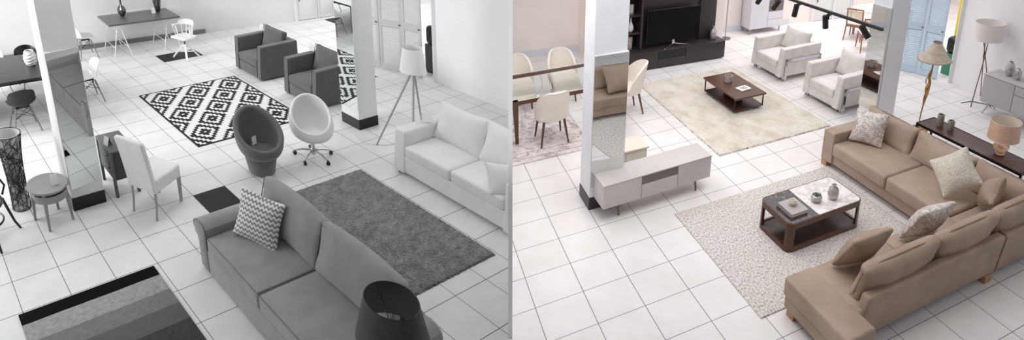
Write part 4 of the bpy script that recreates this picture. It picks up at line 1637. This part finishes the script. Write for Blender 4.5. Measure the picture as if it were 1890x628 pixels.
# white armchairs
armchair(RH, 5.20, 3.07, .96, .92, FU, 'cream velvet armchair with a chrome frame, nearer the white cabinet', M['velvet'], None, arm_h=.62, seat_h=.37, white=True)
armchair(RH, 5.18, 1.45, .90, .90, FU, 'cream velvet armchair with a chrome frame, nearer the right pillar', M['velvet'], None, arm_h=.62, seat_h=.37, white=True)


# chairs and table at the back
def frame_chair(u, v, yaw, label):
    t = Thing(RH, 'wooden_chair', u, v, label, 'chair', yaw=yaw, group='wooden chairs at the white table')
    t.part('seat', rb(.38, .38, .04, .018, (3, 3, 1)).mv(0, 0, .36), M['oak_seat'])
    t.part('seat_rail', bx(-.19, .19, -.19, -.165, .31, .36) + bx(-.19, .19, .165, .19, .31, .36) + bx(-.19, -.165, -.19, .19, .31, .36) + bx(.165, .19, -.19, .19, .31, .36), M['brown_leg'])
    for sx in (-1, 1):
        t.part('leg', sqbar((sx * .19, -.20, 0), (sx * .175, -.175, .36), .02, .02, .035, .03), M['brown_leg'])
        t.part('leg', tube([(sx * .19, .26, 0), (sx * .178, .185, .36), (sx * .178, .21, .55), (sx * .178, .25, .74)], [.012, .019, .016, .013], 6), M['brown_leg'])
    t.part('top_rail', beam((-.19, .25, .735), (.19, .25, .735), .03, .03), M['brown_leg'])
    t.part('backrest', bx(-.165, .165, .205, .225, .50, .70, .008), M['oak_seat'])
    return t


frame_chair(7.85, 3.98, 120, 'wooden chair with a cream seat, farther of two at the white table')
frame_chair(7.52, 3.26, 150, 'wooden chair with a cream seat, nearer of two at the white table')
t = Thing(RH, 'white_dining_table', 8.55, 3.90, 'white dining table standing in the far doorway', 'table')
t.part('tabletop', bx(-.6, .6, -.45, .45, .635, .665, .01), M['table_white'])
for sx in (-.5, .5):
    for sy in (-.36, .36):
        t.part('leg', sqbar((sx, sy, 0), (sx, sy, .635), .035, .035, .05, .05), M['brown_leg'])

# ceiling track with spotlights
T0, T1 = Vector((3.14, 1.35, 2.2)), Vector((3.20, -1.12, 2.2))
t = Thing(RH, 'ceiling_track', T0.x, T0.y, 'black ceiling track crossing above the white armchairs', 'light track', z=2.2)
d = T1 - T0
t.part('rail', beam((0, 0, 0), (d.x, d.y, 0), .035, .03), M['track'])
for k in (.25, .8):
    t.part('hanger', tube([(d.x * k, d.y * k, .01), (d.x * k, d.y * k, 1.2)], .002, 5), M['steel'])


def track_spot(px_uv, yaw, tilt, label):
    u, v = px_uv
    t = Thing(RH, 'track_spotlight', u, v, label, 'spotlight', z=2.185, yaw=yaw, group='spotlights on the black track')
    t.part('adapter', bx(-.05, .05, -.018, .018, -.03, 0, .003), M['track'])
    t.part('stem', cyl(.007, .007, -.075, -.03, 8), M['track'])
    g = lathe([(0, -.085), (.032, -.085), (.036, -.08), (.036, .075), (.030, .082), (0, .082)], 24).mv(0, .036, -.005).rot('X', tilt).mv(0, 0, -.10)
    t.part('lamp_head', g, M['track'])
    lens = lathe([(0, -.0865), (.028, -.0865), (.028, -.084), (0, -.084)], 20).mv(0, .036, -.005).rot('X', tilt).mv(0, 0, -.10)
    t.part('lens', lens, M['lamp_face'])
    return t


names = ('cut by the top edge', 'second from the left', 'in the middle of the row', 'above the nearer white armchair', 'at the right end of the track')
SPOTS = [(.06, 200, -32), (.215, 200, -32), (.42, 30, 8), (.655, 30, -8), (.885, 200, 42)]
for (k, yaw, tilt), nm in zip(SPOTS, names):
    track_spot((T0.x + d.x * k, T0.y + d.y * k), yaw, tilt, 'black cylinder spotlight on the track, %s' % nm)

# gold floor lamp
t = Thing(RH, 'gold_floor_lamp', 5.52, .02, 'gold floor lamp shaped like a slender figure with a parchment shade', 'floor lamp')
fig = smooth = [(-.02, 0, .0, .02), (-.02, 0, .10, .011), (-.01, 0, .30, .010), (.02, 0, .46, .014), (.035, 0, .56, .026), (.03, 0, .64, .036), (.045, 0, .70, .030), (.06, 0, .75, .020), (.035, 0, .81, .020), (.03, 0, .86, .026), (.045, 0, .90, .022), (.06, 0, .96, .012), (.065, 0, 1.06, .011), (.08, 0, 1.14, .008)]
pts, rs = [], []
tab = [(k,) + f for k, f in enumerate(fig)]
for i in range(0, (len(fig) - 1) * 4 + 1):
    q = smooth_tab(tab, i / 4)
    pts.append(tuple(q[:3]))
    rs.append(max(.006, q[3]))
t.part('figure', tube(pts, rs, 14), M['gold'])
t.part('arms', tube([(.035, .0, .86), (-.01, .02, .80), (.02, .03, .72)], .007, 7) + tube([(.03, 0, .64), (-.02, -.01, .50), (.0, 0, .36)], [.018, .012, .008], 8), M['gold'])
t.part('base', lathe([(0, 0), (.13, 0), (.13, .012), (.03, .03), (0, .03)], 32), M['gold'])
sh = sheet(lambda s, q: ((.235 - .185 * q ** .9) * cos(2 * PI * s) + .08, (.235 - .185 * q ** .9) * sin(2 * PI * s), 1.10 + .27 * q), 48, 8, .004, True)
s_ = t.part('lamp_shade', sh, M['parch'])
t.part('trim', tube([((.236 + .004 * sin(k * 2.3)) * cos(2 * PI * k / 90) + .08, (.236 + .004 * sin(k * 2.3)) * sin(2 * PI * k / 90), 1.10 + .005 * sin(k * 1.7)) for k in range(90)], .006, 5, closed=True) +
       tube([((.05 + .008 * sin(k * 1.9)) * cos(2 * PI * k / 40) + .08, (.05 + .008 * sin(k * 1.9)) * sin(2 * PI * k / 40), 1.372 + .008 * sin(k * 2.7)) for k in range(40)], .007, 5, closed=True), M['fringe'], parent=s_)
t.part('seam', tube([(.08 + (.237 - .185 * (k / 6) ** .9) * cos(R(-40)), (.237 - .185 * (k / 6) ** .9) * sin(R(-40)), 1.10 + .27 * k / 6) for k in range(7)], .004, 5), M['fringe'], parent=s_)

# console table
t = Thing(RH, 'console_table', 4.78, -1.38, 'long narrow console table with a dark wood top behind the sofa', 'console table', yaw=90)
t.part('tabletop', bx(-.73, .73, -.16, .16, .572, .592, .003), M['console'])
t.part('top_frame', bx(-.745, .745, -.17, -.16, .56, .594) + bx(-.745, .745, .16, .17, .56, .594) + bx(-.745, -.73, -.17, .17, .56, .594) + bx(.73, .745, -.17, .17, .56, .594), M['iron'])
for sx in (-1, 1):
    for sy in (-1, 1):
        t.part('leg', bx(sx * .735 - .012, sx * .735 + .012, sy * .155 - .012, sy * .155 + .012, 0, .56), M['iron'])
cv = lambda h, r: lathe([(0, 0), (r * .9, 0), (r, .01), (r * 1.02, h * .5), (r, h - .01), (r * .9, h), (r * .72, h), (r * .7, h * .5), (r * .6, .04)], 28)
single(RH, 'cylinder_vase', cv(.165, .044), M['grey_glaze'], 4.79, -.86, 'taller of two grey cylinder vases on the dark console table', 'vase', z=.593)
single(RH, 'cylinder_vase', cv(.135, .042), M['grey_glaze'], 4.81, -1.01, 'shorter of two grey cylinder vases on the dark console table', 'vase', z=.593)
t = Thing(RH, 'table_lamp', 4.82, -1.71, 'table lamp with a blush drum shade and amber glass ball base', 'table lamp', z=.593)
t.part('base', lathe([(0, 0), (.05, 0), (.055, .01), (.055, .02), (.03, .03), (0, .03)], 28), M['amber'])
t.part('glass_ball', lathe([(0, .028), (.05, .035), (.085, .07), (.09, .10), (.075, .14), (.035, .165), (.02, .18), (0, .18)], 32), M['amber'])
t.part('neck', cyl(.014, .014, .175, .26, 12), M['gold'])
s_ = t.part('lamp_shade', lathe([(.175, .20), (.165, .42)], 44, caps=False), M['blush'])
t.part('shade_lining', lathe([(.172, .202), (.162, .419)], 44, caps=False), M['blush_in'], parent=s_)
t.part('shade_trim', tube([(.166 * cos(2 * PI * k / 44), .166 * sin(2 * PI * k / 44), .42) for k in range(44)], .003, 5, closed=True) + tube([(.176 * cos(2 * PI * k / 44), .176 * sin(2 * PI * k / 44), .20) for k in range(44)], .003, 5, closed=True), M['blush_in'], parent=s_)

# tripod lamp by the right wall
t = Thing(RH, 'tripod_lamp', 7.22, .33, 'floor lamp with crossing thin metal legs and a linen drum shade', 'floor lamp')
kz = .80
for a0, r0, r1 in ((205, .34, .16), (265, .30, .14), (20, .26, .16)):
    a = R(a0)
    t.part('leg', tube([(r0 * cos(a), r0 * sin(a), 0), (.015 * cos(a + 1), .015 * sin(a + 1), kz), (-r1 * .7 * cos(a), -r1 * .7 * sin(a), 1.12)], .009, 7), M['bronze_leg'])
t.part('knot', cyl(.022, .022, kz - .03, kz + .03, 12), M['bronze_leg'])
t.part('lamp_shade', lathe([(.235, 1.09), (.235, 1.38), (.231, 1.38), (.231, 1.09)], 48, caps=False), M['linen'])
t.part('shade_spider', join([tube([(0, 0, 1.12), (.23 * cos(R(a)), .23 * sin(R(a)), 1.12)], .004, 5) for a in (25, 85, 145, 205, 265, 325)]), M['bronze_leg'])
t.part('cord', tube([(-.3, .05, .006), (-.1, .0, .006), (.05, -.25, .006), (.1, -.3, .03), (.15, -.35, .006), (.3, -.3, .006)], .006, 6) + rb(.05, .08, .035, .01).mv(.07, -.27, 0), M['black'])

# grey sideboard with vases
t = Thing(RH, 'sideboard', 7.02, -.80, 'grey sideboard on splayed legs against the right wall', 'sideboard', yaw=FU)
hw = .80
t.part('carcass', bx(-hw, hw, -.19, .19, .205, .655, .004), M['side_grey'])
t.part('sideboard_top', bx(-hw - .008, hw + .008, -.20, .19, .652, .67, .004), M['side_grey'])
t.part('door', bx(-hw + .02, -.27, -.202, -.19, .225, .645, .002), M['side_grey'])
t.part('drawer', bx(-.26, .26, -.202, -.19, .51, .645, .002), M['side_grey'])
t.part('drawer', bx(-.26, .26, -.202, -.19, .225, .50, .002), M['side_grey'])
t.part('door', bx(.27, hw - .02, -.202, -.19, .225, .645, .002), M['side_grey'])
for sx in (-1, 1):
    for sy in (-1, 1):
        t.part('leg', tube([(sx * (hw - .05), sy * .15, 0), (sx * (hw - .14), sy * .12, .205)], [.009, .016], 8), M['side_grey'])
pv = lambda k: lathe([(0, 0), (.045 * k, 0), (.062 * k, .02 * k), (.085 * k, .11 * k), (.082 * k, .17 * k), (.055 * k, .235 * k), (.032 * k, .255 * k), (.040 * k, .275 * k), (.030 * k, .272 * k), (.02 * k, .2 * k)], 28)
single(RH, 'ovoid_vase', pv(.86), M['silver'], 7.08, -.24, 'larger silver ovoid vase with a narrow neck on the grey sideboard', 'vase', z=.671)
single(RH, 'ovoid_vase', pv(.66), M['silver'], 7.03, -.41, 'smaller silver ovoid vase with a narrow neck on the grey sideboard', 'vase', z=.671)

# textured rug
single(RH, 'flatweave_rug', bx(-1.10, 1.10, -.90, .90, 0, .012, .004, (30, 30, 1)), M['flat'], 2.40, -1.09, 'textured beige flatweave rug under the marble coffee table', 'rug')

# marble coffee table
def ring(w, d, r, z0, z1, th):
    """open rounded-rectangle frame"""
    def path(w, d, r):
        P = []
        for cx, cy, a in ((w / 2 - r, d / 2 - r, 0), (-w / 2 + r, d / 2 - r, 90), (-w / 2 + r, -d / 2 + r, 180), (w / 2 - r, -d / 2 + r, 270)):
            for k in range(7):
                P.append((cx + r * cos(R(a + 15 * k)), cy + r * sin(R(a + 15 * k))))
        return P
    a, b = path(w, d, r), path(w - 2 * th, d - 2 * th, max(.005, r - th))
    n = len(a)
    V = [(x, y, z0) for x, y in a] + [(x, y, z1) for x, y in a] + [(x, y, z1) for x, y in b] + [(x, y, z0) for x, y in b]
    F = []
    for k in range(n):
        j = (k + 1) % n
        F += [(k, j, n + j, n + k), (n + k, n + j, 2 * n + j, 2 * n + k), (2 * n + k, 2 * n + j, 3 * n + j, 3 * n + k), (3 * n + k, 3 * n + j, j, k)]
    return G(V, F), a


t = Thing(RH, 'marble_coffee_table', 2.515, -1.115, 'rounded walnut coffee table topped half dark, half pale marble', 'coffee table', z=.012)
w, d = 1.0, .565
rg, P = ring(w, d, .075, .27, .335, .02)
t.part('top_frame', rg, M['walnut'])
rg2, _ = ring(w, d, .075, 0, .05, .025)
t.part('bottom_frame', rg2, M['walnut'])
t.part('lower_shelf', bx(-w / 2 + .02, w / 2 - .02, -d / 2 + .02, d / 2 - .02, .015, .042, .01), M['walnut_d'])
def slab(x0, x1, rl, rr_):
    pts = []
    y = d / 2 - .012
    if rl:
        pts += [(x0 + .065 + .065 * cos(R(a)), y - .065 + .065 * sin(R(a))) for a in range(90, 181, 15)] + [(x0 + .065 + .065 * cos(R(a)), -y + .065 + .065 * sin(R(a))) for a in range(180, 271, 15)]
        pts += [(x1, -y), (x1, y)]
    else:
        pts += [(x0, y), (x0, -y)] + [(x1 - .065 + .065 * cos(R(a)), -y + .065 + .065 * sin(R(a))) for a in range(270, 361, 15)] + [(x1 - .065 + .065 * cos(R(a)), y - .065 + .065 * sin(R(a))) for a in range(0, 91, 15)]
    n = len(pts)
    return G([(x, y_, .31) for x, y_ in pts] + [(x, y_, .337) for x, y_ in pts], [tuple(reversed(range(n))), tuple(range(n, 2 * n))] + [(k, (k + 1) % n, (k + 1) % n + n, k + n) for k in range(n)])
t.part('dark_marble_slab', slab(-w / 2 + .012, -.117, True, False), M['marble_b'], label='dark veined marble half')
t.part('pale_marble_slab', slab(-.113, w / 2 - .012, False, True), M['marble_w'], label='pale marble half')
for sx in (-1, 1):
    for sy in (-1, 1):
        cx, cy = sx * (w / 2 - .075), sy * (d / 2 - .075)
        a0 = {(1, 1): 0, (-1, 1): 90, (-1, -1): 180, (1, -1): 270}[(sx, sy)]
        V = [(cx + r * cos(R(a0 + 18 * k)), cy + r * sin(R(a0 + 18 * k)), z) for z in (.045, .275) for r in (.075, .052) for k in range(6)]
        F = []
        for k in range(5):
            F += [(k, k + 1, 12 + k + 1, 12 + k), (6 + k + 1, 6 + k, 18 + k, 18 + k + 1)]
        F += [(0, 12, 18, 6), (5, 11, 23, 17)]
        t.part('leg', G(V, F), M['walnut'])
t = Thing(RH, 'book', 2.21, -1.17, 'thick grey book lying on the dark marble, under a ceramic flower', 'book', z=.350, yaw=0)
t.part('pages', bx(-.108, .108, -.125, .125, .004, .034), M['pages'])
t.part('cover', bx(-.112, .112, -.13, .13, 0, .004) + bx(-.112, .112, -.13, .13, .034, .038) + bx(-.112, -.108, -.13, .13, 0, .038), M['book_grey'])
g = join([sheet(lambda s, q, a=a, k=k: ((.008 + .042 * k * q ** .7) * cos(a + (s - .5) * 1.6), (.008 + .042 * k * q ** .7) * sin(a + (s - .5) * 1.6), .004 + .05 * q * (1.25 - k * .4) ), 6, 5, .004) for k, n, o in ((1.0, 5, 0), (.72, 5, .6), (.4, 4, .3)) for a in [o + 2 * PI * i / n for i in range(n)]])
single(RH, 'ceramic_flower', g + lathe([(0, 0), (.03, 0), (.035, .01), (0, .02)], 16), M['ceramic'], 2.22, -1.15, 'cream ceramic flower ornament resting on the grey book', 'ornament', z=.389)
t = Thing(RH, 'bowl_planter', 2.53, -1.17, 'squat silver bowl planted with a small succulent on pale marble', 'planter', z=.350)
t.part('bowl', lathe([(0, 0), (.03, 0), (.055, .02), (.064, .045), (.055, .07), (.045, .078), (.04, .07), (0, .06)], 30), M['silver'])
rn = random.Random(4)
g = G()
for k in range(26):
    a, r = rn.random() * 2 * PI, .036 * math.sqrt(rn.random())
    g = g + tube([(r * cos(a), r * sin(a), .06), (r * 1.25 * cos(a), r * 1.25 * sin(a), .085 + .012 * rn.random())], [.007, .002], 5)
t.part('succulent', g, M['succulent'])
single(RH, 'round_vase', lathe([(0, 0), (.035, 0), (.055, .03), (.064, .075), (.052, .125), (.028, .15), (.024, .16), (.032, .172), (.024, .172), (.018, .14)], 30), M['silver'], 2.72, -1.22, 'taller pewter round vase standing on the pale marble', 'vase', z=.350)

# ------------------------------------------------------------------ tan sectional sofa
t = Thing(RH, 'sectional_sofa', 0, 0, 'large tan leather corner sofa around the marble coffee table', 'sofa')
fab = M['leather']
# wing A: back towards the console, seats front at u 3.42; wing B: chaise row, front at v -2.0
SH = .385
t.part('arm', bx(3.54, 4.38, -.27, -.06, .075, .505, .022, (5, 1, 2)).fn(lambda x, y, z: (x + .0, y, z)), fab)
t.part('base_frame', bx(3.57, 4.30, -2.62, -.24, .07, .215, .015, (3, 9, 1)), fab)
t.part('base_frame', bx(1.56, 3.60, -2.62, -2.03, .07, .215, .015, (8, 3, 1)), fab)
t.part('back_frame', bx(4.24, 4.44, -2.62, -.08, .07, .48, .03, (1, 9, 2)).fn(lambda x, y, z: (x + .05 * (z - .07), y, z)), fab)
t.part('seat_cushion', cushion(.76, .93, .175, .035, .012, .002, 2, flat=7).mv(3.53 + .38 - .0, -.27 - .465, .205), fab)
t.part('seat_cushion', cushion(.76, .86, .175, .035, .012, .002, 3, flat=7).mv(3.53 + .38, -1.205 - .43, .205), fab)
t.part('corner_seat', cushion(.86, .56, .165, .03, .008, .002, 4, flat=6).mv(3.98, -2.36, .205), fab)
t.part('seat_cushion', cushion(.90, .64, .165, .03, .008, .002, 5, flat=7).mv(3.12, -2.33, .205), fab)
t.part('seat_cushion', cushion(.90, .64, .165, .03, .008, .002, 6, flat=7).mv(2.215, -2.33, .205), fab)
t.part('end_block', bx(1.50, 1.80, -2.84, -2.00, .19, .375, .028, (2, 6, 1)), fab)
t.part('end_block_base', bx(1.515, 1.79, -2.83, -2.02, .07, .19, .012, (2, 6, 1)), fab)
lean = lambda x, y, z: (x, y - .22 * (z - .07) if y < -2.6 else y - .10 * (z - .07), z)
t.part('back_frame', bx(1.81, 3.60, -2.68, -2.575, .07, .50, .028, (9, 1, 3)).fn(lambda x, y, z: (x + (.16 * (z - .2) if x < 1.9 and z > .2 else 0), y + .10 * (.50 - z), z)), fab)
t.part('back_frame', bx(3.61, 4.44, -2.68, -2.575, .07, .50, .028, (5, 1, 3)).fn(lambda x, y, z: (x, y + .10 * (.50 - z), z)), fab)
t.part('seam', tube([(3.605, -2.63, .08), (3.605, -2.682, .48), (3.605, -2.665, .50), (3.605, -2.58, .501)], .004, 5), M['seam'])


def back_cushion(cx, cy, w, yaw, h=.38, th=.17, seed=0, tilt=70, z=.36):
    g = cushion(w, h, th, .055, .03, .010, seed, pinch=.35, flat=9)
    tr = lambda q: q.mv(0, h * .42, -th / 2).rot('X', tilt).rot('Z', yaw).mv(cx, cy, z)
    c = t.part('back_cushion', tr(g), fab)
    e = G([(a * (w / 2 - .004), b, th * .52) for a, b in ((-1, -h / 2 + .02), (-1, h / 2 - .015), (-.5, h / 2), (.5, h / 2), (1, h / 2 - .015), (1, -h / 2 + .02))])
    t.part('piping', tube(tr(e).v, .0045, 5), M['seam'], parent=c)


back_cushion(4.20, -.53, .86, -90, seed=1)
back_cushion(4.20, -1.38, .84, -90, seed=2)
back_cushion(4.22, -2.16, .76, -90, seed=3)
back_cushion(2.30, -2.475, .88, 180, h=.37, seed=4, z=.385, tilt=74)
back_cushion(3.14, -2.475, .82, 180, h=.37, seed=5, z=.385, tilt=74)
back_cushion(3.86, -2.475, .66, 180, h=.37, seed=6, z=.385, tilt=74)
for x, y in ((3.60, -.12), (4.33, -.12), (1.58, -2.10), (1.58, -2.75), (3.50, -2.60), (4.34, -2.6)):
    t.part('foot', bx(x - .05, x + .05, y - .05, y + .05, 0, .075, .004), M['block'])


def pillow(name, u, v, z, size, m, label, tilt, yaw, spin=0, th=.11, seed=0, amp=.006, pinch=.75):
    g = cushion(size, size, th, .03, .055, amp, seed, pinch=pinch, flat=9)
    g = g.rot('Z', spin).mv(0, 0, -th / 2)
    dy = max(abs(p.y) for p in g.v)
    g = g.mv(0, dy, 0).rot('X', tilt)
    return single(RH, name, g, m, u, v, label, 'pillow', z=z, yaw=yaw)


pillow('throw_pillow', 3.86, -.50, .40, .42, M['brocade'], 'pale patterned pillow leaning at the far arm of the tan sofa', 62, -62, 0, seed=3)
pillow('throw_pillow', 3.74, -1.88, .415, .42, M['fluff'], 'fluffy white pillow in the corner of the tan sofa', 58, -70, 40, th=.10, seed=5, amp=.004)
pillow('throw_pillow', 3.93, -2.14, .40, .32, M['leather'], 'tan leather pillow behind the fluffy white pillow', 66, -140, 38, seed=6)
pillow('throw_pillow', 3.0, -2.12, .405, .44, M['brocade'], 'silvery patterned pillow leaning on the middle back cushion', 60, 178, 0, seed=7)
pillow('throw_pillow', 2.17, -2.11, .405, .44, M['leather'], 'tan leather pillow leaning on the nearest back cushion', 58, 178, 0, seed=8)
